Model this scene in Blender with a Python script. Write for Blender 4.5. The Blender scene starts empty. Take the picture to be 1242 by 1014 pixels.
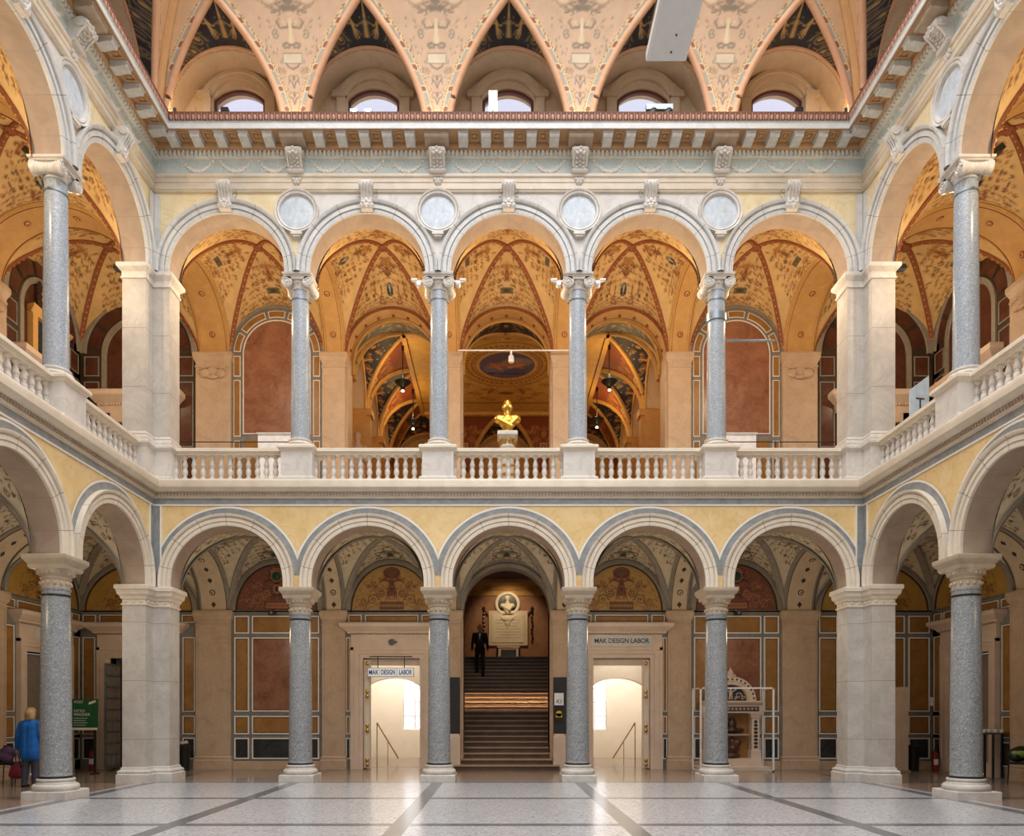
import bpy, bmesh, math, random
import numpy as np
from math import sin, cos, pi, sqrt, radians as R_
from mathutils import Vector, Matrix
random.seed(7)
rng = np.random.default_rng(7)
SC = bpy.context.scene
COL = SC.collection
# ------------------------------------------------------------------ camera (1242 x 1014 frame)
W, D, T, G = 8.205, 17.143, 0.53, 3.86      # half width of the court, back facade plane, arcade thickness, gallery depth
EYE = 1.6
CX = -0.243
PITCH = 3.25
cam = bpy.data.objects.new('camera', bpy.data.cameras.new('camera'))
COL.objects.link(cam)
cam.location = (CX, 0, EYE); cam.rotation_euler = (pi/2, 0, 0)
cam.data.sensor_width = 36; cam.data.sensor_fit = 'HORIZONTAL'
cam.data.lens = 36*900/1242
cam.data.shift_x = 17/1242; cam.data.shift_y = 357/1242
cam.data.clip_end = 300
SC.camera = cam
def at(px, py, Y):
    return Vector((CX+(px-604)*Y/900, Y, EYE+(864-py)*Y/900))
# ------------------------------------------------------------------ materials
def lin(h):
    if isinstance(h, str):
        h = h.lstrip('#'); v = [int(h[i:i+2], 16)/255 for i in (0, 2, 4)]
    else: v = h
    return tuple((x/12.92 if x <= .04045 else ((x+.055)/1.055)**2.4) for x in v)
MATS = {}
def nmat(name):
    m = bpy.data.materials.new(name); m.use_nodes = True
    nt = m.node_tree
    b = nt.nodes['Principled BSDF']
    MATS[name] = m
    return m, nt, b
def N(nt, kind, **kw):
    n = nt.nodes.new(kind)
    for k, v in kw.items():
        if hasattr(n, k): setattr(n, k, v)
    return n
def mixc(nt, fac, a, b, mode='MIX'):
    n = nt.nodes.new('ShaderNodeMix'); n.data_type = 'RGBA'; n.blend_type = mode
    for s, v in ((n.inputs[0], fac), (n.inputs[6], a), (n.inputs[7], b)):
        if hasattr(v, 'links') or isinstance(v, bpy.types.NodeSocket): nt.links.new(v, s)
        elif isinstance(v, (int, float)): s.default_value = v
        else: s.default_value = (*v[:3], 1)
    return n.outputs[2]
def mth(nt, op, a, b=None, c=None):
    n = nt.nodes.new('ShaderNodeMath'); n.operation = op
    for i, v in enumerate((a, b, c)):
        if v is None: continue
        if isinstance(v, bpy.types.NodeSocket): nt.links.new(v, n.inputs[i])
        else: n.inputs[i].default_value = v
    return n.outputs[0]
def noise(nt, vec, scale, detail=4, rough=.55, dist=0):
    n = nt.nodes.new('ShaderNodeTexNoise')
    n.inputs['Scale'].default_value = scale; n.inputs['Detail'].default_value = detail
    n.inputs['Roughness'].default_value = rough; n.inputs['Distortion'].default_value = dist
    if vec is not None: nt.links.new(vec, n.inputs['Vector'])
    return n.outputs['Fac']
def ramp(nt, fac, stops):
    n = nt.nodes.new('ShaderNodeValToRGB')
    e = n.color_ramp.elements
    while len(e) < len(stops): e.new(.5)
    for i, (p, c) in enumerate(stops):
        e[i].position = p; e[i].color = (*c[:3], 1) if not isinstance(c, (int, float)) else (c, c, c, 1)
    nt.links.new(fac, n.inputs['Fac'])
    return n.outputs['Color']
def objco(nt):
    return nt.nodes.new('ShaderNodeTexCoord').outputs['Object']
def stone(name, c1, c2, scale=3., rough=.5, vein=None, veinscale=1.2, bump=.0, spec=.4, joints=None):
    m, nt, b = nmat(name)
    v = objco(nt)
    f = noise(nt, v, scale, 6, .6, .6)
    col = ramp(nt, f, [(.3, lin(c1)), (.7, lin(c2))])
    if vein:
        g = noise(nt, v, veinscale, 5, .6, 1.5)
        k = mth(nt, 'ABSOLUTE', mth(nt, 'SUBTRACT', g, .5))
        k = ramp(nt, k, [(0, 1.), (.03, 0.)])
        col = mixc(nt, mth(nt, 'MULTIPLY', k, .28), col, lin(vein))
    if joints:
        sx = nt.nodes.new('ShaderNodeSeparateXYZ'); nt.links.new(v, sx.inputs[0])
        fr = mth(nt, 'FRACT', mth(nt, 'DIVIDE', mth(nt, 'ADD', sx.outputs['Z'], joints[1]), joints[0]))
        k = mth(nt, 'LESS_THAN', fr, .012/joints[0])
        col = mixc(nt, mth(nt, 'MULTIPLY', k, .6), col, lin('#6b6258'))
    nt.links.new(col, b.inputs['Base Color'])
    b.inputs['Roughness'].default_value = rough
    b.inputs['Specular IOR Level'].default_value = spec
    if bump:
        bp = nt.nodes.new('ShaderNodeBump'); bp.inputs['Strength'].default_value = bump; bp.inputs['Distance'].default_value = .02
        nt.links.new(noise(nt, v, scale*8, 4), bp.inputs['Height']); nt.links.new(bp.outputs[0], b.inputs['Normal'])
    return m
def granite(name, base, dark, light, rough=.25):
    m, nt, b = nmat(name)
    v = objco(nt)
    vo = nt.nodes.new('ShaderNodeTexVoronoi'); vo.inputs['Scale'].default_value = 55; nt.links.new(v, vo.inputs['Vector'])
    sp = nt.nodes.new('ShaderNodeSeparateColor'); nt.links.new(vo.outputs['Color'], sp.inputs[0])
    col = ramp(nt, sp.outputs[0], [(0, lin(dark)), (.22, lin(base)), (.75, lin(base)), (1, lin(light))])
    col = mixc(nt, mth(nt, 'MULTIPLY', noise(nt, v, 1.3, 5), .35), col, lin(light))
    nt.links.new(col, b.inputs['Base Color'])
    b.inputs['Roughness'].default_value = rough
    return m
def plain(name, c, rough=.5, metal=0., spec=.5, var=.12):
    m, nt, b = nmat(name)
    v = objco(nt)
    f = noise(nt, v, 7, 4)
    a = lin(c)
    lo = tuple(x*(1-var) for x in a); hi = tuple(min(1, x*(1+var)) for x in a)
    nt.links.new(ramp(nt, f, [(.3, lo), (.7, hi)]), b.inputs['Base Color'])
    b.inputs['Roughness'].default_value = rough; b.inputs['Metallic'].default_value = metal
    b.inputs['Specular IOR Level'].default_value = spec
    return m
def painted(name, rough=.6, var=.2, scale=4):
    m, nt, b = nmat(name)
    v = objco(nt)
    a = nt.nodes.new('ShaderNodeAttribute'); a.attribute_name = 'col'
    f = noise(nt, v, scale, 5)
    k = ramp(nt, f, [(.25, 1-var), (.75, 1+var*.3)])
    nt.links.new(mixc(nt, 1., a.outputs['Color'], k, 'MULTIPLY'), b.inputs['Base Color'])
    b.inputs['Roughness'].default_value = rough
    return m
def emit(name, c, s):
    m, nt, b = nmat(name)
    b.inputs['Base Color'].default_value = (*lin(c), 1)
    b.inputs['Emission Color'].default_value = (*lin(c), 1); b.inputs['Emission Strength'].default_value = s
    return m

stone('marble_white', '#c8c2b8', '#dbd5cb', 2.2, .45, '#a49f98', .9)
stone('marble_pier', '#b4ada2', '#cbc4b9', 2.6, .45, '#9d968c', 1.1, joints=(1.33, .35))
stone('marble_cool', '#c1c1bd', '#d3d1cb', 3, .4, '#a3a29d', 1.2)
stone('medallion_stone', '#b3bcc2', '#d3dbe0', 4.5, .35, '#8d969b', 2.)
stone('cream_stone', '#d6c9b4', '#e6dbc8', 2.5, .55)
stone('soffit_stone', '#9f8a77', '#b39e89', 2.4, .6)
stone('joint', '#94887a', '#a09485', 5, .8)
stone('yellow_marble', '#e0bd7c', '#ecd29d', 1.7, .4, '#c0945c', 1.6)
stone('pale_yellow_marble', '#dcc797', '#ecdcb8', 1.6, .4, '#b99f6c', 1.5)
stone('gray_marble', '#818484', '#9da09f', 6, .35, '#6c6f70', 3)
stone('dark_gray_marble', '#74706a', '#8b867f', 5, .45, '#5d5a55', 3)
stone('line_white', '#e6e0d4', '#efeae0', 4, .5)
stone('frieze_green', '#b6c1bb', '#c5cec8', 5, .6)
stone('frieze_relief', '#d3d0c4', '#e2dfd4', 5, .6)
stone('brown_soffit', '#a9835c', '#bd976e', 4, .65)
stone('brown_edge', '#704533', '#825440', 12, .6)
stone('capital_stone', '#b3a189', '#c8b79f', 4, .55)
stone('riser_stone_shaded', '#4f3c2e', '#66503f', 3, .4)  # risers darker than treads: nosing shadows painted into the colour
stone('edge_relief', '#a37a64', '#b98f79', 9, .6)
stone('taupe', '#a4917c', '#b8a693', 4, .6)
stone('pilaster_stone', '#b99d80', '#cdb396', 2, .5, '#a0836a', 1.5)
stone('portal_stone', '#d0b8a1', '#e0cbb6', 2, .5)
stone('red_marble', '#764834', '#a06f55', 1.9, .28, '#b88a6c', 2.2)
stone('deep_red_marble', '#42251b', '#623b2c', 2.3, .28, '#7a4c39', 2.6)
stone('ochre_marble', '#8c6230', '#a87a40', 3, .35, '#6d4a20', 3)
stone('black_marble', '#25282a', '#383c3d', 4, .25, '#525657', 3)
stone('dark_line', '#3a2b1f', '#45352a', 6, .5)
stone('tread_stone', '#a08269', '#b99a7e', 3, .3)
stone('stair_wall', '#8c6147', '#a3775a', 2.2, .6)
stone('white_plaster', '#efe6d8', '#f6efe4', 2, .7)
stone('ochre_plaster', '#bf9050', '#d0a262', 3, .6)
stone('rib_ochre', '#b58843', '#c99d58', 6, .6)
stone('rib_red', '#7e4426', '#94552f', 14, .6)
stone('rib_gray', '#837a6c', '#968d7e', 6, .6)
stone('rib_orange', '#d7a57b', '#e3b590', 4, .6)
stone('cove_beige', '#c4ae8e', '#d6c09f', 3, .65)
stone('window_brown', '#5d3526', '#6f4433', 5, .5)
granite('granite_light', '#98a0a6', '#757d84', '#bcc2c6')
granite('granite_dark', '#878a8b', '#5d6162', '#b3b6b6')
plain('brass', '#c59b4a', .25, 1.); plain('gold', '#c79a45', .3, 1., var=.25)
plain('black_metal', '#1c1b1a', .4); plain('white_metal', '#e9e9e7', .4); plain('gray_metal', '#8d979d', .35, .6)
plain('skin', '#c99274', .5); plain('hair_blond', '#b99a68', .6, var=.3); plain('hair_dark', '#2b2320', .6)
plain('suit_black', '#131316', .7); plain('shirt_white', '#d8d4cc', .7); plain('shoe_black', '#0d0c0c', .35)
plain('jacket_blue', '#0f6ac0', .7, var=.2); plain('trouser_gray', '#454655', .8); plain('bag_red', '#7d1f33', .6)
plain('cloth_purple', '#4d3552', .8); plain('sign_green', '#135c38', .5); plain('text_white', '#e8e8e0', .5)
plain('sign_white', '#f4f6f8', .4); plain('text_blue', '#173f8a', .5); plain('text_dark', '#3a3733', .5)
plain('red_enamel', '#8e1c18', .3); plain('plastic_black', '#161616', .4); plain('poster_yellow', '#e2b51e', .5)
plain('wood_dark', '#54402c', .4); plain('door_gray', '#8d8377', .5); plain('screen_dark', '#2c2c30', .3)
plain('leaf_green', '#7da33a', .6); plain('panel_gray', '#e2e4e5', .55, var=.03); plain('badge_green', '#1e3f33', .4)
plain('mosaic_dark', '#3a3940', .35, var=.4); plain('bronze', '#4f3b33', .35, .6); plain('board_blue', '#b7cbd6', .4)
painted('painted_vault', .6, .22); painted('painted_cove', .65, .14); painted('painted_dark', .6, .15); painted('painted_wall', .55, .2)
emit('sign_added_glow', '#eef4f8', .22); emit('daylit_pane', '#f6f7ff', 1.25)  # hanging sign panels get a faint added glow to read white
emit('lamp_glow', '#ffd9a0', 22.); emit('spot_glow', '#ffe6c4', 60.)
# clear glass
m, nt, b = nmat('window_glass')
nt.nodes.remove(b)
tr = nt.nodes.new('ShaderNodeBsdfTransparent'); gl = nt.nodes.new('ShaderNodeBsdfGlossy'); gl.inputs['Roughness'].default_value = .05
tr.inputs['Color'].default_value = (.93, .93, .96, 1)
mx = nt.nodes.new('ShaderNodeMixShader'); mx.inputs[0].default_value = .06
nt.links.new(tr.outputs[0], mx.inputs[1]); nt.links.new(gl.outputs[0], mx.inputs[2])
nt.links.new(mx.outputs[0], nt.nodes['Material Output'].inputs['Surface'])
# court floor: pale terrazzo with grey bands on the column axes
def floor_mat(name, c_lo, c_hi, band, rough, bands=True):
    m, nt, b = nmat(name)
    v = objco(nt)
    sx = nt.nodes.new('ShaderNodeSeparateXYZ'); nt.links.new(v, sx.inputs[0])
    vo = nt.nodes.new('ShaderNodeTexVoronoi'); vo.inputs['Scale'].default_value = 34; nt.links.new(v, vo.inputs['Vector'])
    sp = nt.nodes.new('ShaderNodeSeparateColor'); nt.links.new(vo.outputs['Color'], sp.inputs[0])
    col = ramp(nt, sp.outputs[0], [(0, lin(c_lo)), (.35, lin(c_hi)), (.8, lin(c_hi)), (1, tuple(min(1, x*1.25) for x in lin(c_hi)))])
    col = mixc(nt, mth(nt, 'MULTIPLY', noise(nt, v, .8, 4), .25), col, lin(c_lo))
    if bands:
        def line(s, off, half):
            q = mth(nt, 'DIVIDE', mth(nt, 'ADD', s, off), PITCH)
            q = mth(nt, 'ABSOLUTE', mth(nt, 'SUBTRACT', mth(nt, 'FRACT', q), .5))
            return mth(nt, 'GREATER_THAN', q, .5-half/PITCH)
        k = mth(nt, 'MAXIMUM', line(sx.outputs['X'], PITCH*20+PITCH/2, .13), line(sx.outputs['Y'], PITCH*20-13.81, .12))
        e = mth(nt, 'MULTIPLY', mth(nt, 'GREATER_THAN', sx.outputs['Y'], 16.86), mth(nt, 'LESS_THAN', sx.outputs['Y'], 17.0))
        k = mth(nt, 'MAXIMUM', k, e)
        bc = mixc(nt, noise(nt, v, 30, 3), lin(band), tuple(x*1.5 for x in lin(band)))
        col = mixc(nt, k, col, bc)
    nt.links.new(col, b.inputs['Base Color'])
    b.inputs['Roughness'].default_value = rough
    return m
floor_mat('terrazzo', '#97989a', '#c2c3c4', '#66686b', .2)
floor_mat('gallery_floor', '#7c6756', '#a08b78', '#5d564f', .16)
def M(n): return MATS[n]
# ------------------------------------------------------------------ mesh builder
class MB:
    def __init__(s): s.v = []; s.f = []; s.m = []; s.c = []
    def add(s, vs, fs, mi=0, cols=None):
        o = len(s.v); s.v += [tuple(p) for p in vs]
        s.f += [tuple(i+o for i in f) for f in fs]; s.m += [mi]*len(fs)
        if cols is not None: s.c += [tuple(c) for c in cols]
    def quad(s, a, b, c, d, mi=0): s.add([a, b, c, d], [(0, 1, 2, 3)], mi)
    def box(s, x0, x1, y0, y1, z0, z1, mi=0):
        s.add([(x0,y0,z0),(x1,y0,z0),(x1,y1,z0),(x0,y1,z0),(x0,y0,z1),(x1,y0,z1),(x1,y1,z1),(x0,y1,z1)],
              [(0,3,2,1),(4,5,6,7),(0,1,5,4),(1,2,6,5),(2,3,7,6),(3,0,4,7)], mi)
    def grid(s, P, mi=0, cols=None, closed=False):
        P = np.asarray(P, float); n, m = P.shape[:2]
        i = np.arange(n*m).reshape(n, m)
        if closed: i = np.concatenate([i, i[:1]], 0)
        f = np.stack([i[:-1,:-1], i[1:,:-1], i[1:,1:], i[:-1,1:]], -1).reshape(-1, 4)
        s.add(P.reshape(-1, 3).tolist(), f.tolist(), mi, None if cols is None else np.asarray(cols).reshape(-1, 3).tolist())
    def lathe(s, prof, seg=24, c=(0,0,0), axis='z', mi=0, a0=0., a1=2*pi, caps=True):
        full = abs(a1-a0-2*pi) < 1e-6
        ang = np.linspace(a0, a1, seg+1)
        if full: ang = ang[:-1]
        P = []
        for a in ang:
            row = []
            for r, z in prof:
                p = (r*cos(a), r*sin(a), z)
                if axis == 'y': p = (p[0], p[2], p[1])
                if axis == 'x': p = (p[2], p[0], p[1])
                row.append((p[0]+c[0], p[1]+c[1], p[2]+c[2]))
            P.append(row)
        o = len(s.v); s.grid(P, mi, closed=full)
        if caps and full:
            k = len(prof)
            s.f.append(tuple(o+i*k for i in range(len(ang)))[::-1]); s.m.append(mi)
            s.f.append(tuple(o+i*k+k-1 for i in range(len(ang)))); s.m.append(mi)
    def mould(s, pts, u0, u1, m0=0, m1=0, mis=None, cap=True):
        """profile [(projection, z)] run along u at v=-projection; ends mitred by m0, m1"""
        n = len(pts)
        a = [(u0+m0*p, -p, z) for p, z in pts]; b = [(u1-m1*p, -p, z) for p, z in pts]
        for i in range(n-1):
            s.quad(a[i], b[i], b[i+1], a[i+1], (mis[i] if mis else 0))
        if cap: s.add(a, [tuple(range(n))], 0); s.add(b, [tuple(range(n))[::-1]], 0)
    def loft(s, poly, rings, mi=0, mis=None):
        """polygon (ccw plan) offset outward by d at each height"""
        n = len(poly); o = len(s.v)
        for d, z in rings:
            for q in offset_poly(poly, d): s.v.append((q[0], q[1], z))
        for k in range(len(rings)-1):
            for i in range(n):
                j = (i+1) % n
                s.f.append((o+k*n+i, o+k*n+j, o+(k+1)*n+j, o+(k+1)*n+i)); s.m.append(mis[k] if mis else mi)
        s.f.append(tuple(o+i for i in range(n))[::-1]); s.m.append(mi)
        s.f.append(tuple(o+(len(rings)-1)*n+i for i in range(n))); s.m.append(mi)
    def tube(s, pts, r, seg=10, mi=0, caps=True):
        pts = [Vector(p) for p in pts]; n = len(pts)
        rr = r if isinstance(r, (list, tuple)) else [r]*n
        P = []
        up = Vector((0, 0, 1))
        rows = []
        for i, p in enumerate(pts):
            t = (pts[min(i+1, n-1)]-pts[max(i-1, 0)]).normalized()
            ref = up if abs(t.dot(up)) < .95 else Vector((1, 0, 0))
            a = t.cross(ref).normalized(); b = a.cross(t).normalized()
            rows.append([(p+(a*cos(2*pi*k/seg)+b*sin(2*pi*k/seg))*rr[i]) for k in range(seg)])
        o = len(s.v)
        for row in rows: s.v += [tuple(q) for q in row]
        for i in range(n-1):
            for k in range(seg):
                k2 = (k+1) % seg
                s.f.append((o+i*seg+k, o+i*seg+k2, o+(i+1)*seg+k2, o+(i+1)*seg+k)); s.m.append(mi)
        if caps:
            s.f.append(tuple(o+k for k in range(seg))[::-1]); s.m.append(mi)
            s.f.append(tuple(o+(n-1)*seg+k for k in range(seg))); s.m.append(mi)
    def ell(s, c, r, seg=12, rings=8, mi=0, rot=None):
        P = []
        for i in range(seg):
            a = 2*pi*i/seg; row = []
            for j in range(rings+1):
                b = -pi/2+pi*j/rings
                b = max(-pi/2+.02, min(pi/2-.02, b))
                q = Vector((r[0]*cos(b)*cos(a), r[1]*cos(b)*sin(a), r[2]*sin(b)))
                if rot is not None: q = rot @ q
                row.append((q.x+c[0], q.y+c[1], q.z+c[2]))
            P.append(row)
        o = len(s.v); s.grid(P, mi, closed=True)
        k = rings+1
        s.f.append(tuple(o+i*k for i in range(seg))[::-1]); s.m.append(mi)
        s.f.append(tuple(o+i*k+k-1 for i in range(seg))); s.m.append(mi)
    def arc(s, prof, uc, zc, a0=0., a1=pi, n=40, stilt=0., mi=0, jm=None, nj=0, clamp=None, mis=None):
        """sweep a profile [(radius, v)] around an arch centre; jm: material of thin joint slices"""
        ang = []
        if nj:
            w = .006
            js = [a0+(a1-a0)*(k+.5)/nj for k in range(nj)]
            base = list(np.linspace(a0, a1, n))
            ang = sorted(base+[j-w/1.4 for j in js]+[j+w/1.4 for j in js])
        else: ang = list(np.linspace(a0, a1, n)); js = []
        def pt(r, v, a):
            u = r*cos(a)
            if clamp is not None: u = max(-clamp, min(clamp, u))
            return (uc+u, v, zc+r*sin(a))
        rows = [[pt(r, v, a) for r, v in prof] for a in ang]
        segm = [any(abs((ang[i]+ang[i+1])/2-j) < .0045 for j in js) for i in range(len(ang)-1)]
        if stilt:
            cl = (lambda u: u if clamp is None else max(-clamp, min(clamp, u)))
            rows = [[(uc+cl(r), v, zc-stilt) for r, v in prof]]+rows+[[(uc-cl(r), v, zc-stilt) for r, v in prof]]
            segm = [False]+segm+[False]
        for i in range(len(rows)-1):
            for k in range(len(prof)-1):
                s.quad(rows[i][k], rows[i+1][k], rows[i+1][k+1], rows[i][k+1],
                       jm if (segm[i] and jm is not None) else (mis[k] if mis else mi))
    def build(s, name, mats, parent=None, loc=(0,0,0), rotz=0., smooth=True, ang=32, merge=True):
        me = bpy.data.meshes.new(name)
        me.from_pydata(s.v, [], s.f)
        for m in (mats if isinstance(mats, (list, tuple)) else [mats]): me.materials.append(M(m))
        me.polygons.foreach_set('material_index', s.m)
        if s.c and len(s.c) == len(s.v):
            at_ = me.color_attributes.new('col', 'FLOAT_COLOR', 'POINT')
            a = np.ones((len(s.c), 4), np.float32); a[:, :3] = np.asarray(s.c, np.float32)
            at_.data.foreach_set('color', a.ravel())
        if merge:
            bm = bmesh.new(); bm.from_mesh(me)
            bmesh.ops.remove_doubles(bm, verts=bm.verts, dist=1e-5)
            if len(bm.faces) < 60000: bmesh.ops.recalc_face_normals(bm, faces=bm.faces)
            bm.to_mesh(me); bm.free()
        me.update()
        if smooth:
            me.polygons.foreach_set('use_smooth', [True]*len(me.polygons))
            me.set_sharp_from_angle(angle=R_(ang))
        o = bpy.data.objects.new(name, me); COL.objects.link(o)
        if parent is not None: o.parent = parent
        o.location = loc; o.rotation_euler = (0, 0, rotz)
        return o
def offset_poly(poly, d):
    n = len(poly); out = []
    for i in range(n):
        p0, p1, p2 = [Vector((*poly[k % n], 0)) for k in (i-1, i, i+1)]
        e1 = (p1-p0).normalized(); e2 = (p2-p1).normalized()
        n1 = Vector((e1.y, -e1.x, 0)); n2 = Vector((e2.y, -e2.x, 0))
        q = p1+(n1+n2)*(d/(1+n1.dot(n2)))
        out.append((q.x, q.y))
    return out
def rect(x0, x1, y0, y1): return [(x0, y0), (x1, y0), (x1, y1), (x0, y1)]
# ------------------------------------------------------------------ objects
def tag(o, label, cat, group=None, kind=None):
    o['label'] = label; o['category'] = cat
    if group: o['group'] = group
    if kind: o['kind'] = kind
    return o
def thing(name, label, cat, loc=(0,0,0), rotz=0., group=None):
    o = bpy.data.objects.new(name, None); COL.objects.link(o)
    o.location = loc; o.rotation_euler = (0, 0, rotz); o.empty_display_size = .1
    o['kind'] = 'thing'
    return tag(o, label, cat, group)
def struct(o, label=None, cat=None):
    o['kind'] = 'structure'
    if label: o['label'] = label
    if cat: o['category'] = cat
    return o
def sempty(name, loc=(0,0,0), rotz=0., label=None, cat=None):
    o = bpy.data.objects.new(name, None); COL.objects.link(o); o.location = loc; o.rotation_euler = (0, 0, rotz)
    o.empty_display_size = .1
    return struct(o, label, cat)
def dup(root, loc=None, rotz=None, label=None, group=None, parent=None):
    r = root.copy(); COL.objects.link(r)
    if loc is not None: r.location = loc
    if rotz is not None: r.rotation_euler = (0, 0, rotz)
    if label: r['label'] = label
    if group: r['group'] = group
    if parent is not None: r.parent = parent
    for ch in list(root.children):
        c = ch.copy(); COL.objects.link(c); c.parent = r
        for g in list(ch.children):
            d = g.copy(); COL.objects.link(d); d.parent = c
    return r
def inst(o, parent, loc, rotz=0., scale=None):
    c = o.copy(); COL.objects.link(c); c.parent = parent; c.location = loc; c.rotation_euler = (0, 0, rotz)
    if scale: c.scale = scale
    return c
FR = {'back': (0., D, 0.), 'left': (-W, D, pi/2), 'right': (W, D, -pi/2)}
def fpt(f, u, v, z=0.):
    x, y, a = FR[f]
    return (x+u*cos(a)-v*sin(a), y+u*sin(a)+v*cos(a), z)
def floc(f): return (FR[f][0], FR[f][1], 0.)
def frot(f): return FR[f][2]
ORD = ['first', 'second', 'third', 'fourth', 'fifth']
# bay centres and column axes along each facade
BAYS = {'back': [-6.5, -3.25, 0., 3.25, 6.5], 'left': [-1.705-PITCH*k for k in range(4)], 'right': [1.705+PITCH*k for k in range(4)]}
COLS = {'back': [-4.875, -1.625, 1.625, 4.875], 'left': [-3.33-PITCH*k for k in range(4)], 'right': [3.33+PITCH*k for k in range(4)]}
SPAN = {'back': (-W, W), 'left': (-3.33-PITCH*3, 0.), 'right': (0., 3.33+PITCH*3)}
# ================================================================== arcades
LOW = dict(zs=4.48, zc=4.61, r=1.295, top=6.53)
UPP = dict(zs=11.74, zc=11.78, r=1.33, top=14.95)
def arcade_wall(f, lv, parent, name, mats, face_mi):
    """wall with arches; mats: [face..., soffit, joint]"""
    b = MB(); zs, zc, r, top = lv['zs'], lv['zc'], lv['r'], lv['top']
    cs = sorted(BAYS[f]); s0, s1 = SPAN[f]
    if f == 'back': s0 -= T; s1 += T
    edges = [s0]+[(cs[i]+cs[i+1])/2 for i in range(len(cs)-1)]+[s1]
    SO, JO = len(mats)-2, len(mats)-1
    for i, uc in enumerate(cs):
        mi = face_mi(uc)
        for v in (0, T):
            b.quad((edges[i], v, zs), (uc-r, v, zs), (uc-r, v, top), (edges[i], v, top), mi)
            b.quad((uc+r, v, zs), (edges[i+1], v, zs), (edges[i+1], v, top), (uc+r, v, top), mi)
            A = np.linspace(0, pi, 49)
            for a, c in zip(A[:-1], A[1:]):
                b.quad((uc+r*cos(a), v, zc+r*sin(a)), (uc+r*cos(a), v, top), (uc+r*cos(c), v, top), (uc+r*cos(c), v, zc+r*sin(c)), mi)
            for sg in (-1, 1): pass
        b.quad((edges[i], 0, zs), (uc-r, 0, zs), (uc-r, T, zs), (edges[i], T, zs), SO)
        b.quad((uc+r, 0, zs), (edges[i+1], 0, zs), (edges[i+1], T, zs), (uc+r, T, zs), SO)
        b.arc([(r, 0.), (r, T)], uc, zc, n=49, stilt=zc-zs, mi=SO, jm=JO, nj=7)
    b.quad((s0, 0, top), (s1, 0, top), (s1, T, top), (s0, T, top), 0)
    o = b.build(name, mats, parent, smooth=True, ang=20)
    return o
ARCHI_LOW = [(1.295, 0.), (1.295, -.05), (1.315, -.055), (1.375, -.055), (1.385, -.04), (1.395, -.075), (1.465, -.075), (1.478, -.05), (1.492, -.05), (1.50, -.10), (1.535, -.125), (1.555, -.125), (1.56, 0.)]
ARCHI_UPP = [(1.33, 0.), (1.33, -.05), (1.345, -.055), (1.415, -.055), (1.425, -.035), (1.435, -.08), (1.515, -.08), (1.528, -.05), (1.545, -.05), (1.555, -.11), (1.60, -.14), (1.618, -.14), (1.622, 0.)]
walls = {}
for f in ('back', 'left', 'right'):
    wp = sempty('wall_'+f, floc(f), frot(f), f'{f} arcade wall of the court, two storeys of marble arches', 'wall')
    walls[f] = wp
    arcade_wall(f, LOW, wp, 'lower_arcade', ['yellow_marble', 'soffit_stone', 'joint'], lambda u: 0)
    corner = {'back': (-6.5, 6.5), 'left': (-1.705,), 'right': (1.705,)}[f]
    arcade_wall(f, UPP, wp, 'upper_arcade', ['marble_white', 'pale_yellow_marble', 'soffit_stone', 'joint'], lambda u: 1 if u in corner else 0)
    s0, s1 = SPAN[f]
    a0 = al = au = None
    for uc in BAYS[f]:
        if a0 is None:
            b = MB(); b.arc(ARCHI_LOW, 0, 0, n=41, stilt=.13, jm=1, nj=7)
            al = b.build('archivolt', ['cream_stone', 'joint'], wp, (uc, 0, LOW['zc']), ang=40)
            b = MB(); b.arc(ARCHI_UPP, 0, 0, n=41, stilt=.04, jm=1, nj=7)
            au = b.build('archivolt', ['marble_cool', 'joint'], wp, (uc, 0, UPP['zc']), ang=40)
            b = MB()
            b.arc([(1.55, -.012), (1.70, -.012)], 0, 0, n=61, a0=.1, a1=pi-.1, clamp=1.622, mi=0)
            b.arc([(1.70, -.016), (1.745, -.016)], 0, 0, n=61, a0=.1, a1=pi-.1, clamp=1.622, mi=1)
            a0 = b.build('arch_border', ['gray_marble', 'line_white'], wp, (uc, 0, LOW['zc']), smooth=False)
        else:
            inst(al, wp, (uc, 0, LOW['zc'])); inst(au, wp, (uc, 0, UPP['zc'])); inst(a0, wp, (uc, 0, LOW['zc']))
    # inlaid grey band and white line above the spandrels, grey corner strips
    b = MB()
    b.box(s0, s1, -.02, 0, 6.40, 6.54, 0); b.box(s0, s1, -.024, 0, 6.365, 6.40, 1)
    for s in ((s0, 1), (s1, -1)):
        if abs(s[0]) < .1 or abs(abs(s[0])-W) < .1:
            x = sorted((s[0], s[0]+s[1]*.16)); b.box(x[0], x[1], -.018, 0, 4.5, 6.42, 0)
            x = sorted((s[0]+s[1]*.16, s[0]+s[1]*.195)); b.box(x[0], x[1], -.022, 0, 4.6, 6.38, 1)
            x = sorted((s[0]+s[1]*.04, s[0]+s[1]*.17)); b.box(x[0], x[1], -.035, 0, 11.78, 13.55, 2)
    b.build('inlay_band', ['gray_marble', 'line_white', 'marble_cool'], wp, smooth=False)
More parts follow.
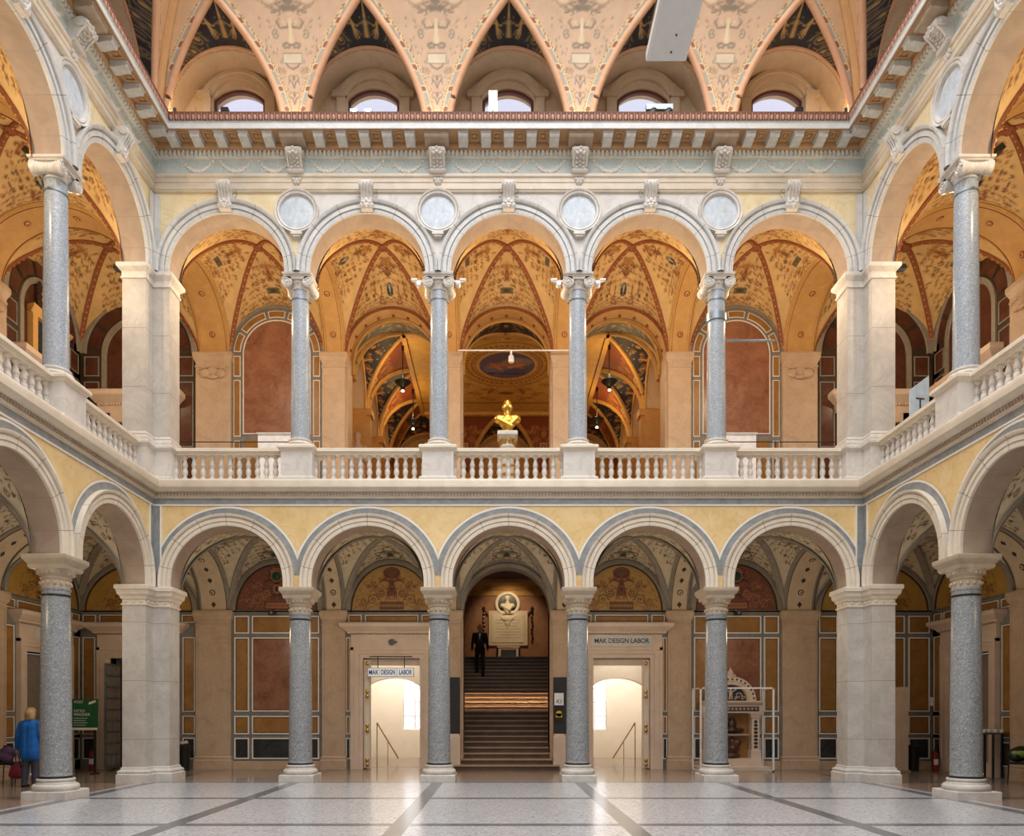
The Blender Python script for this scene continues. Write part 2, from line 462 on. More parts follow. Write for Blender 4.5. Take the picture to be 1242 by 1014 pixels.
# ---------------------------------------------------------------- gallery cornice (trim_1..3) and main cornice (trim_4..6)
def ends(f):
    s0, s1 = SPAN[f]
    if f == 'back': return s0, s1, 1, 1
    return (s0, 0, 0, 1) if f == 'left' else (0, s1, 1, 0)
k = 0
for f in ('back', 'left', 'right'):
    k += 1
    u0, u1, m0, m1 = ends(f)
    t = sempty(f'trim_{k}', floc(f), frot(f), f'stone string course under the balustrade on the {f} side', 'cornice')
    b = MB()
    b.mould([(0, 6.53), (.05, 6.53), (.05, 6.565), (.08, 6.575), (.08, 6.655), (.13, 6.665), (.16, 6.70), (.225, 6.735), (.235, 6.74), (.235, 6.80), (.215, 6.81), (.215, 6.83), (.225, 6.90), (.20, 6.93), (.0, 6.945)], u0, u1, m0, m1)
    b.build('cornice_moulding', 'cream_stone', t, ang=50)
    b = MB(); n = int((u1-u0)/.075)
    for i in range(n):
        u = u0+m0*.09+.02+i*.075
        if u > u1-m1*.09-.05: break
        b.box(u, u+.045, -.115, -.08, 6.59, 6.645)
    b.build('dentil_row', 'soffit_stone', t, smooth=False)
    b = MB(); b.box(u0-.5*(f == 'back'), u1+.5*(f == 'back'), 0, T, 6.53, 6.95)
    b.build('slab_edge', 'cream_stone', t, smooth=False)
# main cornice
def modillion_mesh(big):
    b = MB(); w = .27 if big else .105
    h = .20
    for sgn in (1,):
        pts = [(.22, 14.60), (.22, 14.475), (.30, 14.465), (.36, 14.48), (.46, 14.50), (.53, 14.49), (.555, 14.515), (.555, 14.575), (.57, 14.58), (.57, 14.60)]
        b.mould(pts, -w, w)
        b.box(-w-.015, w+.015, -.585, -.2, 14.575, 14.605)
    return b
def swag_mesh():
    b = MB(); n = 13
    for i in range(n):
        q = -1+2*i/(n-1)
        x = q*.34; z = -.22*(1-q*q)
        r = .028+.03*(1-abs(q))**.6
        b.ell((x, -.045, z), (r*1.1, r*.9, r), 8, 6)
        if i % 2: b.ell((x+.01, -.07, z+.025), (r*.6, r*.5, r*.6), 6, 4); b.ell((x-.015, -.06, z-.03), (r*.5, r*.5, r*.6), 6, 4)
    for s in (-1, 1):
        b.ell((s*.36, -.04, .03), (.035, .035, .045), 8, 6)
        b.tube([(s*.36, -.03, .03), (s*.43, -.03, .01), (s*.46, -.03, -.06), (s*.41, -.03, -.12), (s*.45, -.03, -.19)], .012, 6)
    b.tube([(-.12, -.02, .05), (-.05, -.03, .10), (0, -.03, .06), (.05, -.03, .10), (.12, -.02, .05)], .013, 6)
    return b
def corbel_mesh():
    b = MB()
    # scrolled console: side profile (projection, z) extruded across its width
    pr = []
    for a in np.linspace(-.3*pi, 1.1*pi, 14): pr.append((.30+.13*cos(pi/2-a), 14.28+.13*sin(pi/2-a)))
    pr = [(0.03, 14.40), (.30, 14.41), (.40, 14.36), (.43, 14.28), (.40, 14.20), (.31, 14.13), (.23, 14.02), (.19, 13.90), (.205, 13.83), (.18, 13.78), (.03, 13.76)]
    b.mould(pr, -.155, .155)
    for s in (-1, 1):
        b.lathe([(.115, -.02), (.125, 0), (.115, .02)], 18, (s*.165, -.29, 14.275), 'x')
        b.lathe([(.05, -.03), (.055, 0), (.04, .03)], 12, (s*.175, -.29, 14.275), 'x')
        b.lathe([(.055, -.02), (.06, 0), (.05, .02)], 12, (s*.165, -.14, 13.84), 'x')
        b.tube([(s*.15, -.42, 14.30), (s*.15, -.41, 14.22), (s*.15, -.33, 14.13), (s*.15, -.25, 14.02), (s*.15, -.205, 13.9)], .022, 6)
    for z, p, rr in ((14.31, .425, .05), (14.20, .40, .055), (14.12, .32, .05), (14.03, .25, .05), (13.94, .215, .045)):
        b.ell((0, -p, z), (rr*.8, .03, rr*.8), 8, 6)
        for s in (-1, 1): b.ell((s*.075, -p+.01, z-.03), (.035, .025, .05), 6, 5, rot=Matrix.Rotation(s*.6, 3, 'Y'))
    return b
def corbel_drop():
    b = MB()
    b.box(-.12, .12, -.12, -.04, 13.72, 13.765)
    for x, z, r in ((-.07, 13.67, .05), (.07, 13.67, .05), (0, 13.66, .055), (-.035, 13.60, .042), (.035, 13.60, .042), (0, 13.54, .03)):
        b.ell((x, -.07, z), (r, .045, r), 8, 6)
    return b
first = {}
for f in ('back', 'left', 'right'):
    k += 1
    u0, u1, m0, m1 = ends(f)
    t = sempty(f'trim_{k}', floc(f), frot(f), f'main cornice with modillions, dentils and garland frieze on the {f} side', 'cornice')
    b = MB()
    b.mould([(0, 13.60), (.05, 13.60), (.05, 13.63), (.08, 13.64), (.09, 13.70), (.05, 13.71), (.05, 13.80), (.07, 13.805), (.07, 13.90), (.11, 13.915), (.12, 13.945), (.12, 13.965), (.05, 13.97)], u0, u1, m0, m1)
    b.build('architrave', 'cream_stone', t, ang=50)
    b = MB(); b.mould([(.05, 13.965), (.05, 14.345)], u0, u1, m0, m1, cap=False)
    b.mould([(.05, 14.335), (.085, 14.34), (.085, 14.355), (.11, 14.36), (.11, 14.47)], u0, u1, m0, m1, mis=[1, 1, 1, 1], cap=False)
    b.build('frieze', ['frieze_green', 'frieze_relief'], t, ang=50)
    b = MB()
    b.mould([(.11, 14.465), (.16, 14.47), (.20, 14.50), (.215, 14.52), (.215, 14.60), (.61, 14.60), (.61, 14.585), (.63, 14.585)], u0, u1, m0, m1, cap=False)
    b.build('soffit_bed', 'brown_soffit', t, ang=40)
    b = MB(); b.mould([(.63, 14.585), (.645, 14.59), (.645, 14.68), (.63, 14.69), (.63, 14.735), (.655, 14.745)], u0, u1, m0, m1, cap=False)
    b.build('corona', 'marble_cool', t, ang=40)
    b = MB(); b.mould([(.655, 14.745), (.60, 14.75), (.605, 14.80), (.645, 14.90), (.655, 14.95), (-.9, 14.96)], u0, u1, m0, m1, cap=False)
    b.build('egg_moulding', 'brown_edge', t, ang=40)
    b = MB(); n = int((u1-u0-m0*.6-m1*.6)/.125)
    for i in range(n):
        u = u0+m0*.62+.06+i*.125
        b.ell((u, -.63, 14.85), (.036, .022, .075), 8, 6)
        b.box(u+.055, u+.07, -.65, -.6, 14.77, 14.93)
    b.build('egg_relief', 'edge_relief', t)
    b = MB(); n = int((u1-u0)/.098)
    for i in range(n):
        u = u0+m0*.14+i*.098
        if u > u1-m1*.14-.06: break
        b.box(u, u+.058, -.165, -.10, 14.365, 14.465)
    b.build('dentil_row', 'frieze_relief', t, smooth=False)
    # coffers between the modillions, modillions, garlands
    dirs = BAYS[f]
    if not first:
        first['mod'] = modillion_mesh(False).build('modillion', 'marble_cool', t, (0, 0, 0), ang=40)
        first['big'] = modillion_mesh(True).build('modillion_block', 'taupe', t, (0, 0, 0), ang=40)
        first['swag'] = swag_mesh().build('garland', 'frieze_relief', t, (0, 0, 0))
        b = MB()
        for q, (p0, p1, z) in enumerate(((.27, .59, 14.585), (.31, .55, 14.57))):
            hw = .13-.035*q
            for x0, x1, y0, y1 in ((-hw, hw, p0, p0+.03), (-hw, hw, p1-.03, p1), (-hw, -hw+.03, p0+.03, p1-.03), (hw-.03, hw, p0+.03, p1-.03)):
                b.box(x0, x1, -y1, -y0, z-.0, 14.6)
        b.lathe([(.05, 0), (.045, -.02), (.01, -.03)], 10, (0, -.43, 14.598))
        first['cof'] = b.build('coffer_rosette', 'brown_soffit', t, (0, 0, 0), smooth=False)
        fresh = {'mod', 'big', 'swag', 'cof'}
    def putp(key, u, z=0.):
        if key in fresh: fresh.discard(key); first[key].location = (u, 0, z); return
        inst(first[key], t, (u, 0, z))
    cx = sorted(COLS[f])
    for c in cx:
        if SPAN[f][0] < c < SPAN[f][1]-.0: putp('big', c)
    lim = [u for u in ([s for s in (SPAN[f][0], SPAN[f][1])])]
    ed = sorted(set(cx+([-W, W] if f == 'back' else [0.])))
    for e0, e1 in zip(ed[:-1], ed[1:]):
        if f != 'back' and min(abs(e0), abs(e1)) > 7: continue
        cor0 = abs(abs(e0)-W) < .01 or e0 == 0; cor1 = abs(abs(e1)-W) < .01 or e1 == 0
        n = 5
        ms = []
        if cor0 or cor1:
            s = 1 if cor0 else -1; c = e1 if cor0 else e0
            ms = [c-s*.54*(j+1) for j in range(5)]
            sw = [c-s*(.52+.88*j) for j in range(3)]
        else:
            ms = [e0+(e1-e0)*(.5+(j-2)*.158) for j in range(5)]
            sw = [e0+(e1-e0)*q for q in (.215, .5, .785)]
        ms.sort()
        for u in ms: putp('mod', u)
        for q0, q1 in zip(ms[:-1], ms[1:]): putp('cof', (q0+q1)/2)
        for u in sw: putp('swag', u, 14.27)
    b = MB()
    for i in range(int((u1-u0)/.11)):
        u = u0+m0*.1+.05+i*.11
        if u > u1-m1*.1-.05: break
        b.ell((u, -.055, 14.06+.24*rng.random()), (.016+.014*rng.random(), .015, .012+.018*rng.random()), 6, 4)
    b.build('frieze_leaves', 'frieze_relief', t)
# ================================================================== columns, piers, pedestals, balustrades
def lower_column():
    t = thing('granite_column', 'x', 'column')
    P = rect(-.40, .40, -.40, .40)
    b = MB(); b.loft(P, [(0, 0), (0, .145), (-.012, .16), (-.02, .16)]); b.build('plinth', 'marble_white', t, smooth=False)
    b = MB(); b.lathe([(.33, .16), (.375, .165), (.395, .20), (.392, .245), (.365, .275), (.335, .28), (.335, .295), (.312, .305), (.305, .325), (.318, .335), (.326, .355), (.318, .375), (.30, .38), (.29, .38)], 40); b.build('base', 'marble_white', t, ang=40)
    prof = [(.285, .38), (.285, .405), (.268, .43)]
    for q in np.linspace(.02, 1, 14): prof.append((.266-.03*q**1.6, .43+q*3.42))
    b = MB(); b.lathe(prof+[(.248, 3.86), (.248, 3.89), (.236, 3.90)], 40); b.build('shaft', 'granite_dark', t, ang=40)
    b = MB(); b.lathe([(.238, 3.74), (.25, 3.745), (.25, 3.775), (.238, 3.78)], 36); b.build('neck_band', 'black_metal', t)
    b = MB(); b.lathe([(.252, .385), (.292, .39), (.292, .42), (.262, .425)], 36); b.build('foot_band', 'black_metal', t)
    b = MB(); b.lathe([(.236, 3.88), (.238, 4.06), (.26, 4.065), (.265, 4.085), (.25, 4.10), (.252, 4.12), (.28, 4.14), (.325, 4.20), (.335, 4.235)], 36, mi=0)
    for i in range(14):
        a = 2*pi*i/14; b.ell((.245*cos(a), .245*sin(a), 3.98), (.035, .035, .04), 8, 6)
    for i in range(20):
        a = 2*pi*i/20; b.ell((.29*cos(a), .29*sin(a), 4.165), (.032, .032, .034), 6, 5)
    b.loft(rect(-.31, .31, -.31, .31), [(0, 4.225), (.02, 4.26), (.02, 4.31), (.035, 4.32), (.08, 4.385), (.09, 4.40), (.09, 4.47), (.07, 4.48)])
    b.build('capital', 'capital_stone', t, ang=40)
    return t
def upper_column():
    t = thing('granite_column', 'x', 'column')
    b = MB(); b.loft(rect(-.31, .31, -.31, .31), [(0, 7.745), (0, 7.80)])
    b.lathe([(.25, 7.80), (.295, 7.805), (.312, 7.835), (.295, 7.87), (.262, 7.875), (.25, 7.895), (.26, 7.91), (.272, 7.93), (.262, 7.95), (.24, 7.955)], 36); b.build('base', 'marble_white', t, ang=40)
    prof = [(.236, 7.95), (.236, 7.975), (.222, 7.99)]
    for q in np.linspace(.02, 1, 14): prof.append((.221-.027*q**1.6, 7.99+q*3.42))
    b = MB(); b.lathe(prof+[(.208, 11.415), (.208, 11.44), (.195, 11.45)], 40); b.build('shaft', 'granite_light', t, ang=40)
    b = MB(); b.lathe([(.2, 11.20), (.213, 11.203), (.213, 11.235), (.2, 11.24)], 36); b.box(-.25, -.2, -.02, .02, 11.205, 11.23); b.box(.2, .25, -.02, .02, 11.205, 11.23)
    b.build('collar', 'gray_metal', t)
    b = MB()
    b.lathe([(.195, 11.44), (.2, 11.50), (.235, 11.56), (.25, 11.60), (.24, 11.63)], 32)
    for i in range(16):
        a = 2*pi*i/16; b.ell((.228*cos(a), .228*sin(a), 11.565), (.03, .03, .035), 8, 6)
    for s in (-1, 1):     # bolsters with a volute at both ends
        pr = [(.128, -.285)]
        for q in np.linspace(-.27, .27, 23): pr.append((.128-.045*cos(q/.27*pi/2)+.007*cos(q*110), q))
        pr.append((.128, .285))
        b.lathe(pr, 22, (s*.245, 0, 11.555), 'y')
        for e in (-1, 1):
            sp = []
            for a in np.linspace(0, 3.6*pi, 46):
                rr = .118*(1-a/(3.6*pi)*.78); sp.append((s*.245-s*rr*cos(a+pi/2), e*.292, 11.555+rr*sin(a+pi/2)))
            b.tube(sp, .0135, 6)
            b.ell((s*.245, e*.29, 11.555), (.03, .02, .03), 8, 6)
    b.box(-.245, .245, -.285, .285, 11.61, 11.675)
    b.loft(rect(-.30, .30, -.30, .30), [(0, 11.665), (.0, 11.69), (.035, 11.70), (.045, 11.735), (.035, 11.745)])
    b.build('capital', 'marble_white', t, ang=35)
    return t
def pedestal():
    t = thing('pedestal', 'x', 'pedestal')
    P = rect(-.36, .36, -.36, .36)
    b = MB(); b.loft(P, [(.07, 6.945), (.07, 6.99), (.02, 7.03), (.0, 7.04), (0, 7.60)]); b.build('die', 'marble_white', t, smooth=False)
    b = MB(); b.loft(P, [(0, 7.60), (.015, 7.61), (.03, 7.64), (.07, 7.665), (.075, 7.67), (.075, 7.715), (.06, 7.74), (-.02, 7.745)]); b.build('cap', 'cream_stone', t, smooth=False)
    return t
lc, uc_, pd = lower_column(), upper_column(), pedestal()
used = {}
def put(src, key, loc, rot, label, group=None):
    if key not in used: used[key] = src; src.location = loc; src.rotation_euler = (0, 0, rot); src['label'] = label; o = src
    else: o = dup(src, loc, rot, label)
    return o
VC = T/2
for f in ('back', 'left', 'right'):
    for i, u in enumerate(COLS[f]):
        vis = f == 'back' or i == 0
        where = f'{ORD[i]} from the left in the back arcade' if f == 'back' else f'in the {f} side arcade'
        p = fpt(f, u, VC, 0)
        a = put(lc, 'l', p, frot(f), f'grey granite ground-floor column, {where}')
        c = put(uc_, 'u', p, frot(f), f'blue-grey gallery column with volutes, {where}')
        d = put(pd, 'p', p, frot(f), f'white pedestal under the gallery column, {where}')
        for o, g in ((a, 'ground floor columns'), (c, 'gallery columns'), (d, 'gallery column pedestals')): o['group'] = g
        if not vis:
            for o in (a, c, d):
                o['kind'] = 'structure'
                o['label'] = o['label'].split(',')[0]+f', further along the {f} side towards the viewer'
# corner piers
Q = .375
def pier_poly(f):
    s = -1 if f == 'left' else 1
    p = [(s*W, D-Q), (s*W, D), (s*(W-Q), D), (s*(W-Q), D+T), (s*(W+T), D+T), (s*(W+T), D-Q)]
    q = [(x-s*(W+.2), y-(D+.1)) for x, y in p]
    a = sum(q[i][0]*q[(i+1) % 6][1]-q[(i+1) % 6][0]*q[i][1] for i in range(6))
    return q if a > 0 else q[::-1]
for f in ('left', 'right'):
    s = -1 if f == 'left' else 1
    loc = (s*(W+.2), D+.1, 0); P = pier_poly(f)
    t = thing('corner_pier', f'L-shaped white marble ground-floor corner pier at the {f} end of the back arcade', 'pier', loc, 0, 'ground floor corner piers')
    b = MB(); b.loft(P, [(.10, 0), (.10, .19), (.075, .21), (.075, .23), (.085, .25), (.07, .28), (.03, .30), (.02, .35), (0, .36)]); b.build('base', 'marble_white', t, smooth=False)
    b = MB(); b.loft(P, [(0, .36), (0, 4.02)]); b.build('shaft', 'marble_pier', t, smooth=False)
    b = MB(); b.loft(P, [(0, 4.02), (.025, 4.03), (.025, 4.06), (.0, 4.07), (.0, 4.16), (.03, 4.17), (.04, 4.22), (.085, 4.27), (.10, 4.36), (.13, 4.38), (.13, 4.46), (.11, 4.48)]); 
    for zz in (4.115,):
        PP = offset_poly(P, .002)
        for i in range(6):
            p0, p1 = Vector((*PP[i], zz)), Vector((*PP[(i+1) % 6], zz)); n = max(1, int((p1-p0).length/.14))
            for j in range(n): b.ell(p0.lerp(p1, (j+.5)/n), (.04, .04, .04), 6, 5)
    b.build('capital', 'cream_stone', t, smooth=False)
    t = thing('corner_pier', f'L-shaped white marble gallery corner pier at the {f} end of the balustrade', 'pier', loc, 0, 'gallery corner piers')
    b = MB(); b.loft(P, [(.09, 6.945), (.09, 7.0), (.05, 7.04), (.05, 7.60), (.07, 7.62), (.11, 7.66), (.12, 7.67), (.12, 7.72), (.10, 7.745), (.07, 7.75), (.075, 7.80), (.06, 7.85), (.04, 7.87), (.05, 7.90), (.02, 7.95), (0, 7.96)]); b.build('base', 'marble_white', t, smooth=False)
    b = MB(); b.loft(P, [(0, 7.96), (0, 11.40)]); b.build('shaft', 'marble_pier', t, smooth=False)
    b = MB(); b.loft(P, [(0, 11.40), (.03, 11.41), (.03, 11.44), (.01, 11.45), (.01, 11.56), (.04, 11.59), (.09, 11.64), (.10, 11.66), (.10, 11.72), (.08, 11.74)]); b.build('capital', 'marble_white', t, smooth=False)
# balustrades
BAL = [(.055, 7.04), (.065, 7.045), (.065, 7.085), (.04, 7.10), (.036, 7.12), (.055, 7.16), (.066, 7.21), (.062, 7.26), (.045, 7.285), (.05, 7.30), (.05, 7.315), (.043, 7.325), (.058, 7.345), (.062, 7.375), (.05, 7.43), (.035, 7.49), (.030, 7.52), (.042, 7.53), (.05, 7.545), (.062, 7.555), (.062, 7.60)]
bal_first = {}
def balustrade(f, ua, ub, label):
    L = ub-ua
    t = thing('balustrade', label, 'balustrade', fpt(f, (ua+ub)/2, VC-.03, 0), frot(f), 'balustrades of the gallery')
    b = MB(); b.loft(rect(-L/2, L/2, -.14, .14), [(.0, 6.945), (.0, 7.0), (-.03, 7.035), (-.04, 7.04)]); b.build('bottom_rail', 'marble_white', t, smooth=False)
    b = MB(); b.box(-L/2, L/2, -.105, .105, 7.60, 7.625); b.box(-L/2, L/2, -.12, .12, 7.625, 7.66); b.box(-L/2, L/2, -.16, .16, 7.66, 7.72); b.box(-L/2, L/2, -.14, .14, 7.72, 7.745)
    b.build('handrail', 'cream_stone', t, smooth=False)
    n = 11 if L < 2.6 else 12
    sp = L/(n+1)
    for i in range(n):
        x = (i-(n-1)/2)*sp
        if 'b' not in bal_first:
            b = MB(); b.lathe(BAL, 14); bal_first['b'] = b.build('baluster', 'marble_white', t, (x, 0, 0), ang=45)
        else: inst(bal_first['b'], t, (x, 0, 0))
    for s in (-1, 1):
        key = 'h%d' % s
        if key not in bal_first:
            b = MB(); b.lathe(BAL, 9, a0=(-pi/2 if s < 0 else pi/2), a1=(pi/2 if s < 0 else 1.5*pi)); bal_first[key] = b.build('half_baluster', 'marble_white', t, (s*L/2, 0, 0), ang=45)
        else: inst(bal_first[key], t, (s*L/2, 0, 0))
ped = .362
pr_ = W-Q-.05
lim = [-pr_]+[c for c in COLS['back']]+[pr_]
for i in range(5):
    a = lim[i]+(ped if i else 0); c = lim[i+1]-(ped if i < 4 else 0)
    balustrade('back', a, c, f'white marble balustrade in the {ORD[i]} gallery arch from the left')
for f, s in (('left', -1), ('right', 1)):
    e = Q+.05
    for nm, (a, c) in (('between the corner pier and the column', (e, 3.33-ped)), ('beyond the column, running out of the picture', (3.33+ped, 3.33+PITCH-ped))):
        a, c = sorted((s*a, s*c))
        balustrade(f, a, c, f'white marble balustrade on the {f} side gallery {nm}')
    for j in (1, 2):
        a, c = sorted((s*(3.33+PITCH*j+ped), s*(3.33+PITCH*(j+1)-ped)))
        b = MB(); b.box(a, c, VC-.15, VC+.15, 6.945, 7.745); b.build('parapet', 'marble_white', walls[f], smooth=False)
# medallions, keystones, corbels
def medallion():
    t = thing('medallion', 'x', 'medallion')
    b = MB(); b.lathe([(.39, -.02), (.39, .05), (.405, .085), (.44, .095), (.455, .07), (.47, .10), (.50, .11), (.505, 0.)], 56, axis='y', caps=False)
    for v in range(len(b.v)): b.v[v] = (b.v[v][0], -b.v[v][1], b.v[v][2])
    b.box(-.13, .13, -.12, 0, -.56, -.50); b.box(-.09, .09, -.10, 0, -.60, -.56)
    b.build('frame', 'marble_white', t, ang=40)
    b = MB(); b.lathe([(.0001, -.028), (.30, -.03), (.395, -.02), (.395, 0.)], 56, axis='y', caps=False); b.build('disc', 'medallion_stone', t)
    return t
def keystone():
    t = thing('keystone', 'x', 'keystone')
    b = MB(); b.mould([(.0, 13.70), (.30, 13.70), (.33, 13.66), (.34, 13.60), (.31, 13.54), (.25, 13.47), (.20, 13.36), (.19, 13.28), (.21, 13.22), (.19, 13.16), (.16, 13.13), (0, 13.12)], -.13, .13)
    for s in (-1, 1):
        b.lathe([(.085, -.02), (.095, 0), (.085, .02)], 16, (s*.14, -.245, 13.605), 'x')
        b.lathe([(.05, -.02), (.06, 0), (.05, .02)], 12, (s*.14, -.14, 13.21), 'x')
        b.tube([(s*.115, -.335, 13.64), (s*.115, -.33, 13.56), (s*.105, -.26, 13.46), (s*.10, -.21, 13.36), (s*.10, -.2, 13.25)], .022, 6)
        b.tube([(s*.04, -.34, 13.62), (s*.035, -.31, 13.53), (s*.03, -.24, 13.42), (s*.03, -.205, 13.32)], .016, 6)
        b.tube([(s*.15, -.04, 13.66), (s*.22, -.04, 13.62), (s*.21, -.04, 13.52), (s*.17, -.04, 13.48)], .02, 6)
    b.build('scroll', 'marble_white', t, ang=40)
    b = MB()
    for x, z, r in ((0, 13.30, .05), (-.06, 13.25, .04), (.06, 13.25, .04), (-.03, 13.19, .04), (.03, 13.19, .04), (0, 13.14, .035)): b.ell((x, -.205, z), (r, .035, r), 8, 6)
    b.build('leaf_drop', 'marble_white', t)
    return t
def corbel():
    t = thing('corbel', 'x', 'corbel')
    cm = corbel_mesh(); cm.v = [(x, y, 14.41-(14.41-z)*.72) for x, y, z in cm.v]; cm.build('console', 'marble_white', t, ang=40)
    cm = corbel_drop(); cm.v = [(x, y, z+.19) for x, y, z in cm.v]; cm.build('leaf_drop', 'marble_white', t)
    return t
md, ks, cb = medallion(), keystone(), corbel()
for f in ('back', 'left', 'right'):
    for i, u in enumerate(COLS[f]):
        if f != 'back' and i > 0: continue
        where = f'above the {ORD[i]} gallery column from the left' if f == 'back' else f'above the gallery column of the {f} side wall'
        put(md, 'm', fpt(f, u, -.0, 13.14), frot(f), f'round blue-grey disc in white frame {where}')['group'] = 'medallions'
        put(cb, 'c', fpt(f, u, -.0, 0), frot(f), f'carved scroll console on the frieze {where}')['group'] = 'frieze consoles'
    for i, u in enumerate(BAYS[f]):
        if f != 'back' and i > 1: continue
        where = f'of the {ORD[i]} gallery arch from the left' if f == 'back' else (f'of the gallery arch next to the corner on the {f} side' if i == 0 else f'of the gallery arch cut by the {f} picture edge')
        put(ks, 'k', fpt(f, u, -.0, 0), frot(f), f'white scroll keystone {where}')['group'] = 'keystones'
# ================================================================== painted ornament (pattern colours per vertex)
class Pt:
    def __init__(s, x, y, base):
        s.x = np.asarray(x, float).ravel(); s.y = np.asarray(y, float).ravel()
        s.c = np.tile(np.asarray(lin(base), float), (len(s.x), 1)); s.aa = .012
    def _put(s, idx, m, col):
        m = np.clip(m, 0, 1)[:, None]
        s.c[idx] = s.c[idx]*(1-m)+np.asarray(lin(col))*m
    def cap(s, ax, ay, bx, by, r0, r1, col):
        R = max(r0, r1)+s.aa
        i = np.nonzero((s.x > min(ax, bx)-R) & (s.x < max(ax, bx)+R) & (s.y > min(ay, by)-R) & (s.y < max(ay, by)+R))[0]
        if not len(i): return
        dx, dy = bx-ax, by-ay; L = dx*dx+dy*dy+1e-9
        t = np.clip(((s.x[i]-ax)*dx+(s.y[i]-ay)*dy)/L, 0, 1)
        d = np.hypot(s.x[i]-ax-t*dx, s.y[i]-ay-t*dy)
        s._put(i, (r0+(r1-r0)*t-d)/s.aa+.5, col)
    def path(s, pts, r0, r1, col):
        n = len(pts)-1
        for k in range(n): s.cap(*pts[k], *pts[k+1], r0+(r1-r0)*k/n, r0+(r1-r0)*(k+1)/n, col)
    def ell(s, cx, cy, rx, ry, col, ring=None):
        i = np.nonzero((abs(s.x-cx) < rx+s.aa) & (abs(s.y-cy) < ry+s.aa))[0]
        if not len(i): return
        d = (np.hypot((s.x[i]-cx)/rx, (s.y[i]-cy)/ry)-1)*min(rx, ry)
        m = -d/s.aa+.5
        if ring: m = np.minimum(m, (d+ring)/s.aa+.5)
        s._put(i, m, col)
    def box(s, cx, cy, hx, hy, col, ring=None):
        i = np.nonzero((abs(s.x-cx) < hx+s.aa) & (abs(s.y-cy) < hy+s.aa))[0]
        if not len(i): return
        d = np.maximum(abs(s.x[i]-cx)-hx, abs(s.y[i]-cy)-hy)
        m = -d/s.aa+.5
        if ring: m = np.minimum(m, (d+ring)/s.aa+.5)
        s._put(i, m, col)
    def spiral(s, cx, cy, r, a0, turns, d, w, col):
        n = int(14*turns)+3
        s.path([(cx+r*(1-.85*k/n)*cos(a0+d*2*pi*turns*k/n), cy+r*(1-.85*k/n)*sin(a0+d*2*pi*turns*k/n)) for k in range(n+1)], w, w*.6, col)
    def scroll(s, x0, y0, sc, col, flip=1, col2=None):
        """acanthus scroll growing from (x0, y0) outward"""
        w = .016*sc**.5
        s.spiral(x0+.22*sc, y0+.02*sc*flip, .20*sc, pi, 1.6, -flip, w, col)
        s.spiral(x0+.52*sc, y0-.04*sc*flip, .14*sc, pi*.95, 1.4, flip, w, col)
        for k in range(6):
            a = pi*(.25+.3*k); s.cap(x0+.22*sc+.2*sc*cos(a), y0+.2*sc*sin(a), x0+.22*sc+.29*sc*cos(a+.5*flip), y0+.29*sc*sin(a+.5*flip), w*.9, w*.3, col)
        s.ell(x0+.22*sc, y0+.02*sc*flip, .045*sc, .045*sc, col2 or col)
        s.ell(x0+.52*sc, y0-.04*sc*flip, .03*sc, .03*sc, col2 or col)
        s.path([(x0+.64*sc, y0), (x0+.74*sc, y0+.05*sc*flip), (x0+.82*sc, y0+.01*sc)], w*.8, w*.3, col)
    def vase(s, y, sc, col, col2):
        s.ell(0, y, .09*sc, .12*sc, col); s.box(0, y-.14*sc, .05*sc, .02*sc, col2); s.box(0, y+.12*sc, .06*sc, .02*sc, col2)
        s.ell(0, y, .05*sc, .07*sc, col2)
        for k in range(4):
            s.path([(0, y+.14*sc), (.06*sc*k, y+(.30-.03*k)*sc), (.09*sc*k+.02*sc, y+(.33-.06*k)*sc)], .012*sc, .018*sc, col2)
    def figure(s, x, y, sc, col, lean=0.):
        """small standing figure about 1*sc tall, feet at y"""
        q = lambda a, b: (x+(a+lean*b)*sc, y+b*sc)
        s.ell(*q(0, .93), .055*sc, .07*sc, col)
        s.cap(*q(0, .82), *q(0, .5), .085*sc, .065*sc, col)
        s.path([q(.02, .5), q(.06, .25), q(.03, .0)], .06*sc, .025*sc, col)
        s.path([q(-.02, .5), q(-.09, .27), q(-.13, .02)], .06*sc, .025*sc, col)
        s.path([q(.06, .78), q(.2, .72), q(.27, .88)], .03*sc, .018*sc, col)
        s.path([q(-.06, .78), q(-.2, .66), q(-.3, .7)], .03*sc, .018*sc, col)
        s.path([q(.02, .55), q(-.2, .42), q(-.3, .2)], .035*sc, .01*sc, col)
BR, BR2, BR3 = '#8a5426', '#6b3d1c', '#a86a34'
def paint_web(p, kind, r, cols, seed):
    """ornament of one vault web; p.y = height above the wall arch towards the boss, p.x folded"""
    g = np.random.default_rng(seed); a, b_, c = cols
    for k in range(r):
        y = .10+1.25*(k+.5)/r; xm = max(.07, 1.22*sin(pi/2-y)-.10)
        for j in range(max(1, int(xm/.125))):
            x = .05+(xm-.05)*(j+.2+g.random()*.6)/max(1, int(xm/.125))
            t = g.integers(0, 5); s = .75+.4*g.random()
            col = (a, b_, c)[g.integers(0, 3)]
            if t == 0: p.spiral(x, y, .07*s, g.random()*6, 1.2, 1, .011, col); p.ell(x, y, .018, .018, b_)
            elif t == 1:
                for q in range(5): p.cap(x, y, x+.06*s*cos(q*1.256+.3), y+.06*s*sin(q*1.256+.3), .011, .005, col)
            elif t == 2: p.path([(x-.06, y-.03), (x-.01, y+.04), (x+.05, y), (x+.08, y+.05)], .013, .006, col)
            elif t == 3: p.ell(x, y, .028*s, .05*s, col); p.cap(x, y-.05, x, y-.12, .007, .004, b_)
            else: p.ell(x, y, .02, .02, col); p.cap(x-.07, y+.03, x+.06, y-.02, .008, .004, col)
